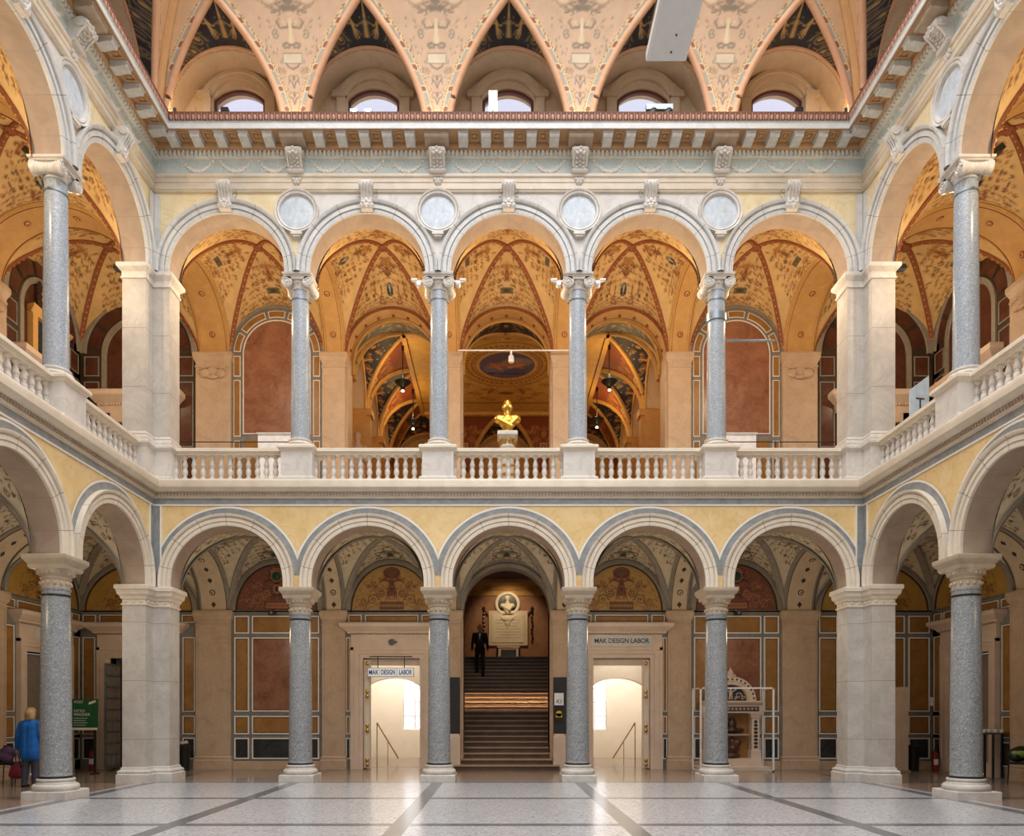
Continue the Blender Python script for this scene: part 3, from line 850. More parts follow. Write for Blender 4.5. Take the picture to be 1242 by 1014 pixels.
def vault_surface(a, b, zs, H, dome, n):
    th = np.linspace(-pi/2, pi/2, n); su = np.sin(th)
    U, V = np.meshgrid(su, su, indexing='ij')
    Z = zs+H*np.maximum(np.sqrt(np.clip(1-U*U, 0, 1)), np.sqrt(np.clip(1-V*V, 0, 1)))+dome*(1-U*U)*(1-V*V)
    return U, V, Z
def vault(name, a, b, zs, H, dome, level, kind, loc, rotz, label):
    n = 121
    U, V, Z = vault_surface(a, b, zs, H, dome, n)
    X, Y = U*a, V*b
    side = (abs(U) > abs(V))
    cols = np.zeros((n*n, 3))
    x = np.where(side, Y, X).ravel(); arc = np.where(side, 1-abs(U), 1-abs(V)).ravel()
    th = np.arcsin(np.where(side, abs(U), abs(V))).ravel()
    y = (pi/2-th)*.98
    ysh = y-.0
    if level == 'up':
        p = Pt(abs(x), y, '#d9b274')
        p.aa = .016
        paint_web(p, kind, 9, (BR2, BR, BR3), 11 if kind == 'rect' else 23)
        for k in range(18): p.ell(.06+k*.12, .10, .018, .018, BR)
        p.vase(.95 if kind == 'rect' else 1.02, .8, BR2, BR3)
        if kind == 'rect':
            p.box(0, .62, .22, .095, '#ecd09a'); p.box(0, .62, .20, .078, '#6e5a3c'); p.box(0, .62, .17, .05, '#3e3524')
            for k in range(6): p.box(.02+k*.03, .62, .008, .03, '#8b744c')
        else:
            p.ell(0, .64, .115, .19, '#ecd09a'); p.ell(0, .64, .098, .172, '#2c2823'); p.figure(0, .51, .26, '#cfc0a0')
        p.figure(.28, .30, .26, BR); p.path([(.0, .36), (.1, .42), (.2, .36), (.28, .42)], .014, .01, BR2)
        p.scroll(.10, .25, .32, BR, 1, BR2); p.ell(0, .27, .05, .07, BR2); p.ell(0, .27, .03, .045, '#e2aa5c')
    else:
        p = Pt(abs(x), y, '#d6c6a6' if kind != 'warm' else '#cfae74')
        p.aa = .016
        R1, G1, Bk = '#7c4630', '#5c5a3c', '#3d3226'
        paint_web(p, kind, 8, (R1, Bk, G1), 5)
        p.box(0, .13, .23, .075, '#8a4a34'); p.box(0, .13, .21, .055, '#9c5c42'); 
        for k in range(4): p.ell(.03+.055*k, .13, .018, .03, '#d3bf9a')
        p.scroll(.30, .18, .62, R1, 1, '#3f6a5c'); p.scroll(.16, .42, .42, G1, -1, R1)
        p.figure(.12, .24, .26, '#8d3f2a', -.2); p.vase(.56, .9, Bk, '#3d6e66'); p.ell(0, .56, .11, .05, Bk)
        p.scroll(.05, .80, .4, R1, 1, Bk); p.ell(.32, .62, .03, .06, R1); p.ell(.02, 1.02, .05, .05, R1)
    b_ = MB(); b_.grid(np.stack([X, Y, Z], -1), 0, p.c)
    o = b_.build(name, ['painted_vault'], None, loc, rotz, ang=60, merge=False)
    struct(o, label, 'ceiling')
    # diagonal ribs, boss and wall arch mouldings
    rb = MB(); w = .055 if level == 'up' else .085
    th = np.linspace(-pi/2, pi/2, 41); s = np.sin(th)
    zz = zs+H*np.sqrt(np.clip(1-s*s, 0, 1))+dome*(1-s*s)**2
    L = sqrt(a*a+b*b)
    for sg in (1, -1):
        dx, dy = a/L, sg*b/L; px, py = -dy, dx
        rows = []
        for q, z in zip(s, zz):
            c = (q*a, sg*q*b)
            rows.append([(c[0]+px*w*k, c[1]+py*w*k, z-dz-.004) for k, dz in ((-1, -.02), (-1, .03), (-.55, .05), (.55, .05), (1, .03), (1, -.02))])
        rb.grid(rows, 0)
        if level == 'up':
            for i in range(1, 40):
                rb.ell((s[i]*a, sg*s[i]*b, zz[i]-.055), (.022, .022, .02), 6, 4, 1)
    rb.build('rib', ['rib_red', 'rib_ochre'] if level == 'up' else ['rib_gray', 'rib_gray'], o, ang=40)
    if level == 'up':
        bs = MB(); zc = zs+H+dome
        bs.lathe([(.001, zc-.12), (.04, zc-.12), (.06, zc-.09), (.10, zc-.085), (.12, zc-.06), (.11, zc)], 16)
        bs.build('boss', 'rib_red', o)
    return o
AB, BB = 1.30, 1.665
VM = .53+BB
vu = {k: None for k in ('rect', 'oval')}
galU = {}; galL = {}
for i, u in enumerate(BAYS['back']):
    k = 'rect' if i % 2 == 0 else 'oval'
    if vu[k] is None: vu[k] = galU[u] = vault('ceiling', AB, BB, 11.74, 1.40, .60, 'up', k, fpt('back', u, VM), 0, 'golden painted groin vault of the gallery')
    else: o = dup(vu[k], fpt('back', u, VM), 0)
vlow = None
for i, u in enumerate(BAYS['back']):
    if vlow is None: vlow = vault('ceiling', AB, BB, 4.47, 1.46, .22, 'low', 'cool', fpt('back', u, VM), 0, 'painted groin vault of the ground floor passage')
    else: dup(vlow, fpt('back', u, VM), 0)
for f, s in (('left', -1), ('right', 1)):
    for src, ks_ in ((vu, ('oval', 'rect', 'oval')),):
        for j, kk in enumerate(ks_): dup(vu[kk], fpt(f, BAYS[f][j], VM), frot(f))
        o = dup(vu['rect'], fpt(f, -s*VM, VM), frot(f)); o.scale = (BB/AB, 1, 1)
    for j in range(3): dup(vlow, fpt(f, BAYS[f][j], VM), frot(f))
    o = dup(vlow, fpt(f, -s*VM, VM), frot(f)); o.scale = (BB/AB, 1, 1)
# transverse arches across the galleries
def trans_arch(level, hw):
    zs, H = (11.74, 1.40) if level == 'up' else (4.47, 1.46)
    th = np.linspace(0, pi, 41); b = MB()
    sec = [(-hw, .01), (-hw, -.03), (-hw+.05, -.05), (-hw+.06, -.03), (-hw+.11, -.03), (-hw+.12, -.045), (hw-.12, -.045), (hw-.11, -.03), (hw-.06, -.03), (hw-.05, -.05), (hw, -.03), (hw, .01)]
    mis = [1, 1, 2, 0, 2, 0, 2, 0, 2, 1, 1] if level == 'up' else [1, 1, 2, 1, 2, 0, 2, 1, 2, 1, 1]
    for i in range(40):
        for k in range(len(sec)-1):
            q = []
            for t, j in ((th[i], k), (th[i+1], k), (th[i+1], k+1), (th[i], k+1)):
                q.append((sec[j][0], (BB+sec[j][1])*cos(t), zs+(H+sec[j][1])*sin(t)))
            b.quad(*q, mis[k])
    # rosettes and panels on the soffit
    for t in np.linspace(.12, pi-.12, 13):
        c = (0, (BB-.05)*cos(t), zs+(H-.05)*sin(t)); rot = Matrix.Rotation(t-pi/2, 3, 'X')
        if int(round((t-.12)/.2413)) % 3 == 1:
            b.ell(c, (.085, .085, .02), 14, 4, 2, rot); b.ell((c[0], c[1]-.012*cos(t), c[2]-.012*sin(t)), (.06, .06, .02), 12, 4, 0, rot); b.ell((c[0], c[1]-.02*cos(t), c[2]-.02*sin(t)), (.03, .03, .02), 8, 4, 2, rot)
        elif level == 'low':
            b.ell(c, (.07, .09, .012), 4, 4, 2, rot)
    return b
ta = {}
mt = {'up': ['ochre_plaster', 'rib_ochre', 'rib_red'], 'low': ['cove_beige', 'rib_gray', 'dark_line']}
for level in ('up', 'low'):
    a = trans_arch(level, .325).build('transverse_arch', mt[level], walls['back'], (COLS['back'][0], VM, 0), ang=35)
    for u in COLS['back'][1:]: inst(a, walls['back'], (u, VM, 0))
    for f in ('left', 'right'):
        for u in COLS[f][:3]: inst(a, walls[f], (u, VM, 0))
    a = trans_arch(level, .465).build('transverse_arch', mt[level], walls['back'], (-(7.8+8.735)/2, VM, 0), ang=35)
    inst(a, walls['back'], ((7.8+8.735)/2, VM, 0))
    for f, s in (('left', -1), ('right', 1)):
        inst(a, walls[f], (-s*(.53-.405)/2 if False else s*(-(.53)+.93/2), VM, 0))
# slabs between storeys and roof over the galleries
b = MB()
for z0, z1 in ((6.56, 6.85), (14.45, 14.7)):
    b.box(-12.3, 12.3, D+T, D+G+(.6 if z0 < 10 else .2), z0, z1)
    for s in (-1, 1):
        x0, x1 = sorted((s*(W+T), s*12.3)); b.box(x0, x1, 4.0, D+T, z0, z1)
struct(b.build('floor_gallery', 'white_plaster', None, smooth=False), 'gallery floor slab and roof slab above the painted vaults', 'floor')
# ---------------------------------------------------------------- pilasters of the inner wall
def pilaster(w, level, parent, u, v):
    z0, zc_ = (0, 4.47) if level == 'low' else (6.85, 11.74)
    P = rect(-w/2, w/2, -.10, .06)
    b = MB()
    if level == 'low':
        b.loft(P, [(.05, 0), (.05, .24), (.03, .27), (.03, .30), (.04, .32), (.01, .36), (0, .37), (0, 4.05), (.02, 4.06), (.02, 4.09), (0, 4.10), (0, 4.18), (.03, 4.22), (.06, 4.30), (.07, 4.31), (.07, 4.42), (.05, 4.47)])
        for sg in (-1, 1): b.box(sg*(w/2-.06)-.012, sg*(w/2-.06)+.012, -.112, -.09, .45, 3.98)
    else:
        b.loft(P, [(.05, z0), (.05, z0+.3), (0, z0+.36), (0, 11.32), (.02, 11.33), (.02, 11.36), (0, 11.37), (0, 11.44), (.03, 11.50), (.06, 11.58), (.07, 11.6), (.07, 11.70), (.05, 11.74)])
        if w > .8:
            for q in (-1, 0, 1): b.ell((q*.22, -.13, 11.20-.06*abs(q)), (.15, .07, .13), 12, 8)
            for q in (-1, 1): b.tube([(q*.12, -.15, 11.30), (q*.34, -.15, 11.28), (q*.38, -.15, 11.16), (q*.28, -.15, 11.1)], .03, 6)
            b.ell((0, -.14, 11.03), (.16, .06, .06), 10, 6)
    return b.build('pilaster', 'pilaster_stone', parent, (u, v, 0), smooth=False)
gw = {}
for f in ('back', 'left', 'right'):
    gw[f] = sempty('wall_gallery_'+f, floc(f), frot(f), f'inner wall of the passages behind the {f} arcade', 'wall')
for level in ('low', 'up'):
    p = pilaster(.65, level, gw['back'], COLS['back'][0], G)
    for u in COLS['back'][1:]: inst(p, gw['back'], (u, G, 0))
    for f in ('left', 'right'):
        for u in COLS[f][:3]: inst(p, gw[f], (u, G, 0))
    p = pilaster(.98, level, gw['back'], -8.27, G); inst(p, gw['back'], (8.27, G, 0))
    for f, s in (('left', -1), ('right', 1)): inst(p, gw[f], (s*(-.065), G, 0))
# ---------------------------------------------------------------- inner wall surfaces
def frame_panel(b, x0, x1, z0, z1, mi, fr=.035, line=1, dark=2, v=0.):
    """inlaid panel: light fillet, dark line, coloured slab"""
    def ring(a0, a1, c0, c1, w, d, m):
        b.box(a0, a1, v-d, v, c0, c0+w, m); b.box(a0, a1, v-d, v, c1-w, c1, m)
        b.box(a0, a0+w, v-d, v, c0+w, c1-w, m); b.box(a1-w, a1, v-d, v, c0+w, c1-w, m)
    ring(x0, x1, z0, z1, fr, .03, line)
    ring(x0+fr, x1-fr, z0+fr, z1-fr, .025, .012, dark)
    b.box(x0+fr+.02, x1-fr-.02, v-.018, v, z0+fr+.02, z1-fr-.02, mi)
WM = ['dark_gray_marble', 'line_white', 'dark_line', 'ochre_marble', 'red_marble', 'black_marble', 'deep_red_marble', 'rib_gray', 'pilaster_stone', 'ochre_plaster']
def wall_low_panels(hw, parent, u, v=G, cuts=None, mid=4):
    b = MB()
    b.box(-hw, hw, 0, .15, 0, 4.47, 0)
    b.box(-hw, hw, -.03, 0, 0, .22, 8); b.box(-hw, hw, -.05, 0, 4.40, 4.47, 7); 
    x = cuts or [(-hw+.10, -hw+.52), (-hw+.60, hw-.60), (hw-.52, hw-.10)]
    for i, (x0, x1) in enumerate(x):
        c = len(x) == 3 and i == 1
        frame_panel(b, x0, x1, 3.83, 4.33, 3)
        frame_panel(b, x0, x1, 1.62, 3.72, mid if c else 3)
        frame_panel(b, x0, x1, .98, 1.50, 3)
        frame_panel(b, x0, x1, .28, .88, 5)
    return b.build('panelled_wall', WM, parent, (u, v, 0), smooth=False)
def tympanum(a, zs, H, bg, cols, parent, u, v, seed=0, ring='rib_gray', figs=True):
    nr, na = 46, 150
    rr = np.linspace(0.02, 1, nr); th = np.linspace(0, pi, na)
    Rr, Th = np.meshgrid(rr, th, indexing='ij')
    X = (a-.17)*Rr*np.cos(Th); Z = (H-.17)*Rr*np.sin(Th)
    p = Pt(abs(X), Z, bg); p.aa = .014
    c1, c2, c3 = cols
    p.box(0, .15, .34, .11, c3); p.box(0, .15, .31, .085, c1)
    for k in range(5): p.ell(.03+.065*k, .15, .02, .035, bg)
    p.scroll(.36, .30, .8, c1, 1, c2); p.scroll(.14, .58, .62, c2, -1, c1); p.scroll(.42, .72, .46, c1, 1, c3)
    p.scroll(.10, .92, .42, c2, 1, c1); p.scroll(.62, .14, .5, c2, -1, c1); p.spiral(.30, .50, .12, 0, 1.6, -1, .016, c1)
    p.figure(.13, .32, .40, c3, -.15); p.vase(.62, 1.2, c1, c3); p.ell(0, 1.08, .24, .16, c3); p.ell(0, 1.10, .20, .12, c1)
    g = np.random.default_rng(seed+3)
    for k in range(60):
        r_ = g.random()**.5*1.15; t_ = g.random()*pi/2; p.ell(r_*cos(t_), r_*sin(t_), .014+.012*g.random(), .014, (c1, c2)[k % 2])
    o = sempty('tympanum', (u, v, zs)); o.parent = parent
    b = MB(); b.grid(np.stack([X, np.full_like(X, -.01), Z], -1), 0, p.c)
    b.build('painted_field', 'painted_wall', o, ang=60, merge=False)
    b = MB(); th = np.linspace(0, pi, 49)
    sec = [(.0, .02), (.0, -.06), (.03, -.08), (.13, -.08), (.14, -.05), (.17, -.05), (.175, -.01)]
    for i in range(48):
        for k in range(len(sec)-1):
            q = [((a-sec[j][0])*cos(t), sec[j][1], (H-sec[j][0])*sin(t)) for t, j in ((th[i], k), (th[i+1], k), (th[i+1], k+1), (th[i], k+1))]
            b.quad(*q, 0 if k < 4 else 1)
    b.box(-a, a, -.05, .1, -.04, .015, 0)
    b.build('lunette_moulding', [ring, 'dark_line'], o, ang=40)
    b = MB()
    for i in range(48):
        b.quad(((a+.01)*cos(th[i]), .02, (H+.01)*sin(th[i])), ((a+.01)*cos(th[i+1]), .02, (H+.01)*sin(th[i+1])), (1.02*(a+.05)*cos(th[i+1]), .02, (H+.5)), (1.02*(a+.05)*cos(th[i]), .02, (H+.5)))
    b.build('backing', ring, o, smooth=False)
    return o
RED = ('#7d4a33', ('#a86f4c', '#5a3524', '#43251a'))
YEL = ('#b78d4e', ('#6f4a2e', '#8a5a34', '#6a2f25'))
GLD = ('#b98f42', ('#6f4a24', '#85582a', '#7a3a26'))
ty = {}
def put_ty(key, a, spec, parent, u, v=G, ring='rib_gray'):
    if key not in ty: ty[key] = tympanum(a, 4.47, 1.46, spec[0], spec[1], parent, u, v, len(ty), ring)
    else: dup(ty[key], (u, v, 4.47), 0, parent=parent)
for u in (-6.5, 6.5):
    wall_low_panels(1.30, gw['back'], u); put_ty('red', 1.30, RED, gw['back'], u)
for u in (-3.25, 3.25): put_ty('yel', 1.30, YEL, gw['back'], u)
for f, s in (('left', -1), ('right', 1)):
    for j in range(3):
        wall_low_panels(1.30, gw[f], BAYS[f][j]); put_ty('yel', 1.30, YEL, gw[f], BAYS[f][j])
    put_ty('gold', BB, GLD, gw[f], -s*VM); put_ty('gold', BB, GLD, gw['back'], s*(W+VM))
# green roundels in the red lunettes
for u in (-6.5, 6.5):
    t = thing('roundel', f'small dark green roundel painted in the red lunette on the {"left" if u < 0 else "right"}', 'roundel', fpt('back', u, G-.02, 5.45), 0, 'green roundels')
    b = MB(); b.lathe([(.13, -.02), (.155, -.035), (.17, -.02), (.17, 0)], 24, axis='y'); b.build('ring', 'ochre_marble', t)
    b = MB(); b.lathe([(.001, -.03), (.13, -.025), (.13, 0)], 24, axis='y'); b.ell((0, -.035, 0), (.04, .015, .08), 8, 6); b.build('disc', 'badge_green', t)
# --- portals: wall with a framed doorway; opening half width ow, height oh
def wall_hole(hw, ow, oh, top, parent, u, v=G, mats=WM, thick=.6, extra=True):
    b = MB()
    b.box(-hw, -ow, 0, thick, 0, top, 0); b.box(ow, hw, 0, thick, 0, top, 0); b.box(-ow, ow, 0, thick, oh, top, 0)
    if extra:
        b.box(-hw, hw, -.05, 0, 4.40, 4.47, 7)
        for s in (-1, 1):
            if hw > 1.5:
                x0, x1 = sorted((s*(hw-.08), s*1.24))
                for z0, z1, m in ((1.62, 3.72, 3), (.98, 1.50, 3), (.28, .88, 5)): frame_panel(b, x0, x1, z0, z1, m, .025)
            else:
                x0, x1 = sorted((s*(hw-.01), s*1.17))
                for z0, z1, m in ((1.62, 3.72, 3), (.98, 1.50, 3), (.28, .88, 5)): b.box(x0, x1, -.02, 0, z0, z1, 1); b.box(x0+.025, x1-.025, -.025, 0, z0+.03, z1-.03, m)
        for x0, x1 in ((-hw+.08, -hw+.45), (-hw+.55, hw-.55), (hw-.45, hw-.08)): frame_panel(b, x0, x1, 4.14, 4.36, 3, .025)
    return b.build('doorway_wall', mats, parent, (u, v, 0), smooth=False)
def portal(parent, u, v=G, ow=.80, oh=3.13):
    b = MB()
    for s in (-1, 1):
        x0, x1 = sorted((s*ow, s*1.13)); xa, xb = sorted((s*(ow+.12), s*1.135)); xc, xd = sorted((s*(1.06), s*1.14)); xe, xf = sorted((s*(ow-.005), s*1.146))
        b.box(x0, x1, -.06, .3, 0, oh+.30, 0); b.box(xa, xb, -.10, 0, 0, oh+.30, 0); b.box(xc, xd, -.13, 0, 0, oh+.30, 0)
        b.box(xe, xf, -.142, 0, 0, .34, 0)
    b.box(-ow, ow, -.06, .3, oh, oh+.12, 0); b.box(-ow-.12, ow+.12, -.10, 0, oh+.12, oh+.24, 0); b.box(-1.14, 1.14, -.13, 0, oh+.22, oh+.30, 0)
    b.box(-1.14, 1.14, -.09, 0, oh+.30, oh+.68, 0)
    n = 34
    for i in range(n):
        x = -1.15+2.3*(i+.5)/n; b.box(x-.02, x+.02, -.17, -.09, oh+.66, oh+.70, 1)
    pts = [(.0, oh+.68), (.11, oh+.68), (.15, oh+.70), (.16, oh+.74), (.24, oh+.80), (.33, oh+.87), (.34, oh+.96), (.30, oh+.99), (0, oh+1.0)]
    b.mould(pts, -1.09, 1.09, -1, -1)
    for sg in (-1, 1):
        a = [(sg*(1.09+p), -p, z) for p, z in pts]; c = [(sg*(1.09+p), .05, z) for p, z in pts]
        for i in range(len(pts)-1): b.quad(a[i], c[i], c[i+1], a[i+1], 0)
    return b.build('portal_surround', ['portal_stone', 'soffit_stone'], parent, (u, v, 0), smooth=False)
pt0 = None
DOORS = {}
kd = 0
for f, u, hw, who in (('back', -3.25, 1.30, 'left of the staircase'), ('back', 3.25, 1.30, 'right of the staircase'), ('back', -(W+VM), BB, 'behind the left corner pier'),
               ('left', VM, BB, 'in the left outer wall'), ('right', -VM, BB, 'in the right outer wall')):
    kd += 1
    wall_hole(hw, .80, 3.13, 4.47, gw[f], u)
    e = sempty(f'door_{kd}', fpt(f, u, G), frot(f), f'doorway in a pale stone surround with cornice, {who}', 'door')
    DOORS[kd] = e
    if pt0 is None: pt0 = portal(e, 0, 0)
    else: inst(pt0, e, (0, 0, 0))
wall_low_panels(BB, gw['back'], W+VM, cuts=[(-BB+.1, -BB+.62), (-BB+.72, -BB+1.6), (-.02, .86), (BB-.70, BB-.10)])
# closed panelled door leaves in the side portals
def leaf(b, x0, x1, z1, v):
    b.box(x0, x1, v, v+.06, .02, z1, 0)
    for z0, z2 in ((.25, .95), (1.1, 2.0), (2.15, z1-.15)): 
        b.box(x0+.10, x1-.10, v-.02, v, z0, z2, 0); b.box(x0+.16, x1-.16, v-.035, v-.02, z0+.06, z2-.06, 1)
for k_ in (4, 5):
    b = MB(); leaf(b, -.79, -.005, 3.1, .2); leaf(b, .005, .79, 3.1, .2); b.build('door_leaf', ['door_gray', 'door_gray'], DOORS[k_], smooth=False)
b = MB(); b.box(-.79, .79, .5, .56, 0, 3.12); b.build('door_leaf', 'wood_dark', DOORS[3], smooth=False)
b = MB(); b.box(-.60, -.55, -.75, .05, .04, 2.95, 0)
for i in range(9):
    for j in range(3): b.box(-.545, -.535, -.70+.25*j, -.50+.25*j, .15+.31*i, .40+.31*i, 1)
o = b.build('open_leaf', ['gray_metal', 'door_gray'], DOORS[3], smooth=False); o['label'] = 'open grey metal door leaf with a grid of panes'
# centre: staircase arch
b = MB()
b.box(-1.30, -1.22, 0, .6, 0, 4.47, 8); b.box(1.22, 1.30, 0, .6, 0, 4.47, 8)
b.arc([(1.50, 0), (1.22, 0), (1.22, .6), (1.6, .6)], 0, 4.5, n=41, mi=7)
b.arc([(1.33, -.02), (1.30, -.07), (1.20, -.07), (1.19, .0)], 0, 4.5, n=41, mi=7)
for a0, a1 in zip(np.linspace(0, pi, 25)[:-1], np.linspace(0, pi, 25)[1:]):
    b.quad((1.5*cos(a0), .02, 4.5+1.5*sin(a0)), (1.5*cos(a1), .02, 4.5+1.5*sin(a1)), (1.6*cos(a1), .02, 6.6), (1.6*cos(a0), .02, 6.6), 7)
b.build('stair_arch', WM, gw['back'], (0, G, 0), ang=30)
# ---------------------------------------------------------------- upper inner walls
def wall_up_arch(hw, ri, parent, u, v=G, mid=4, side=3):
    """blind arch: grey frame, ochre border blocks, marble field"""
    b = MB(); zc = 11.74
    ro = hw-.02
    b.box(-hw, hw, .0, .2, 6.85, 14.0, 0)
    def band(r0, r1, d, m, z0=7.3, n=41, a0=0., a1=pi):
        sec = [(r0, 0), (r0, -d), (r1, -d), (r1, 0)]
        b.arc(sec, 0, zc, a0, a1, n=n, mi=m)
    def post(x0, x1, z0, z1, d, m):
        for s in (-1, 1):
            q = sorted((s*x0, s*x1)); b.box(q[0], q[1], -d, 0, z0, z1, m)
    fld = ri
    A = np.linspace(0, pi, 41)
    for a, c in zip(A[:-1], A[1:]): b.quad((fld*cos(a), -.01, zc+fld*sin(a)), (fld*cos(c), -.01, zc+fld*sin(c)), (fld*cos(c), -.01, 9.49), (fld*cos(a), -.01, 9.49), mid)
    band(fld, fld+.025, .03, 1); post(fld, fld+.025, 9.49, zc, .03, 1); b.box(-fld-.025, fld+.025, -.03, 0, 9.465, 9.49, 1)
    b.box(-fld, fld, -.012, 0, 7.3, 9.30, 3)
    i0, i1 = fld+.10, ro-.10
    for (a0, a1) in ((.05, .52), (.60, 1.28), (1.36, pi-1.36), (pi-1.28, pi-.60), (pi-.52, pi-.05)):
        band(i0, i1, .015, 1, a0=a0, a1=a1, n=14); da = .02
        band(i0+.02, i1-.02, .02, side, a0=a0+da, a1=a1-da, n=14)
    for z0, z1 in ((11.10, 11.68), (9.40, 11.00), (7.4, 9.28)):
        post(i0, i1, z0, z1, .015, 1); post(i0+.02, i1-.02, z0+.025, z1-.025, .02, side)
    band(ro-.03, ro+.03, .05, 7)
    return b.build('blind_arch', WM, parent, (u, v, 0), smooth=False)
for u in (-6.5, 6.5): wall_up_arch(1.34, .93, gw['back'], u)
def wall_up_corner(parent, u, v=G):
    b = MB(); hw = BB; zc = 11.74
    b.box(-hw, hw, 0, .2, 6.85, 14.0, 2)
    b.arc([(hw, 0), (hw, -.06), (hw-.16, -.06), (hw-.18, 0)], 0, zc, n=41, mi=7)
    b.arc([(1.04, 0), (1.04, -.05), (.90, -.05), (.88, 0)], 0, zc, n=41, mi=7)
    for s in (-1, 1):
        q = sorted((s*1.04, s*.90)); b.box(q[0], q[1], -.05, 0, 9.6, zc, 7)
        for z0, z1 in ((11.1, 11.66), (9.1, 10.95), (7.2, 8.95)):
            q = sorted((s*1.12, s*(hw-.12))); frame_panel(b, q[0], q[1], z0, z1, 6, .03, 7, 2)
    A = np.linspace(0, pi, 31)
    for a, c in zip(A[:-1], A[1:]):
        b.quad((.88*cos(a), -.015, zc+.88*sin(a)), (.88*cos(c), -.015, zc+.88*sin(c)), (.88*cos(c), -.015, 9.6), (.88*cos(a), -.015, 9.6), 6)
    for (a0, a1) in ((.12, .55), (.65, 1.15), (1.25, pi-1.25), (pi-1.15, pi-.65), (pi-.55, pi-.12)):
        b.arc([(1.10, -.02), (hw-.22, -.02)], 0, zc, a0, a1, n=14, mi=6)
    for s in (-1, 1): b.box(*sorted((s*.02, s*hw)), -.07, 0, 11.68, 11.76, 7) if abs(s) > 2 else None
    return b.build('blind_arch', WM, parent, (u, v, 0), smooth=False)
def up_portal(parent, u, v, ztop=10.62):
    b = MB()
    for s in (-1, 1):
        q = sorted((s*.75, s*1.02)); b.box(q[0], q[1], -.14, 0, 6.85, ztop-.6)
    b.box(-1.02, 1.02, -.14, 0, ztop-.85, ztop-.55)
    pts = [(.14, ztop-.58), (.16, ztop-.36), (.20, ztop-.33), (.30, ztop-.22), (.36, ztop-.16), (.37, ztop-.04), (.33, ztop), (0, ztop)]
    b.mould(pts, -.95, .95, -1, -1)
    for sg in (-1, 1):
        a = [(sg*(.95+p), -p, z) for p, z in pts]; c = [(sg*(.95+p), .02, z) for p, z in pts]
        for i in range(len(pts)-1): b.quad(a[i], c[i], c[i+1], a[i+1], 0)
    for i in range(26): x = -1.06+2.12*(i+.5)/26; b.box(x-.02, x+.02, -.21, -.13, ztop-.40, ztop-.33, 0)
    b.box(-.75, .75, -.03, 0, 6.85, ztop-.85, 1)
    return b.build('portal_surround', ['portal_stone', 'wood_dark'], parent, (u, v, 0), smooth=False)
for f, s in (('left', -1), ('right', 1)):
    wall_up_corner(gw[f], -s*VM); wall_up_corner(gw['back'], s*(W+VM))
    kd += 1; e = sempty(f'door_{kd}', fpt(f, -s*VM, G-.0), frot(f), f'gallery doorway with a stone cornice on the {f} outer wall', 'door'); up_portal(e, 0, 0)
    kd += 1; e = sempty(f'door_{kd}', fpt('back', s*(W+VM), G), 0, f'gallery doorway with a stone cornice behind the {f} corner pier', 'door'); up_portal(e, 0, 0)
    for j in range(3): wall_up_arch(1.34, .93, gw[f], BAYS[f][j], mid=6)
# gallery arches into the staircase hall
def up_opening(parent, u):
    b = MB(); r = 1.24; zc = 11.74
    b.box(-1.32, -r, 0, .6, 6.85, zc, 0); b.box(r, 1.32, 0, .6, 6.85, zc, 0)
    b.arc([(1.33, .02), (1.33, -.05), (1.30, -.07), (1.26, -.07), (1.25, -.03), (r, -.03), (r, .18), (r+.012, .19), (r+.012, .42), (r, .43), (r, .6), (1.62, .6)], 0, zc, n=41, mi=1, mis=[1, 2, 2, 2, 1, 1, 2, 1, 2, 1, 0])
    for t in np.linspace(.2, pi-.2, 9):
        b.ell(((r+.005)*cos(t), .30, zc+(r+.005)*sin(t)), (.045, .06, .045), 8, 6, 2)
    for a0, a1 in zip(np.linspace(0, pi, 31)[:-1], np.linspace(0, pi, 31)[1:]):
        for v in (.01, .6):
            b.quad((1.32*cos(a0), v, zc+1.32*sin(a0)), (1.32*cos(a1), v, zc+1.32*sin(a1)), (1.66*cos(a1), v, 14.3), (1.66*cos(a0), v, 14.3), 0)
    return b.build('gallery_arch', ['pilaster_stone', 'ochre_plaster', 'rib_red'], parent, (u, G, 0), ang=35)
o = up_opening(gw['back'], -3.25); inst(o, gw['back'], (0, G, 0)); inst(o, gw['back'], (3.25, G, 0))
b = MB()
for u in COLS['back'][1:3]: b.box(u-.33, u+.33, D+G, D+G+.6, 6.85, 14.3)
for s in (-1, 1): b.box(*sorted((s*4.55, s*5.2)), D+G+.02, D+G+.6, 6.85, 14.3); b.box(*sorted((s*7.8, s*8.74)), D+G+.02, D+G+.2, 0, 14.3); b.box(*sorted((s*4.55, s*5.2)), D+G+.02, D+G+.6, 0, 6.85); b.box(*sorted((s*1.22, s*1.96)), D+G+.02, D+G+.6, 0, 6.85)
for s in (-1, 1):
    b.box(*sorted((s*(W+G), s*(W+G+.2))), D+G-.3, D+G+.2, 0, 14.4)
    for c in (3.33, 6.58, 9.83): b.box(*sorted((s*(W+G), s*(W+G+.2))), D-c-.36, D-c+.36, 0, 14.4)
    b.box(*sorted((s*(W+G), s*(W+G+.2))), D-.42, D+.55, 0, 14.4); b.box(*sorted((s*(W+G), s*(W+G+.2))), -3, D-11.4, 0, 14.4)
b.build('wall_core', 'pilaster_stone', gw['back'], (0, 0, 0), smooth=False).location = (0, -D, 0)
b = MB()
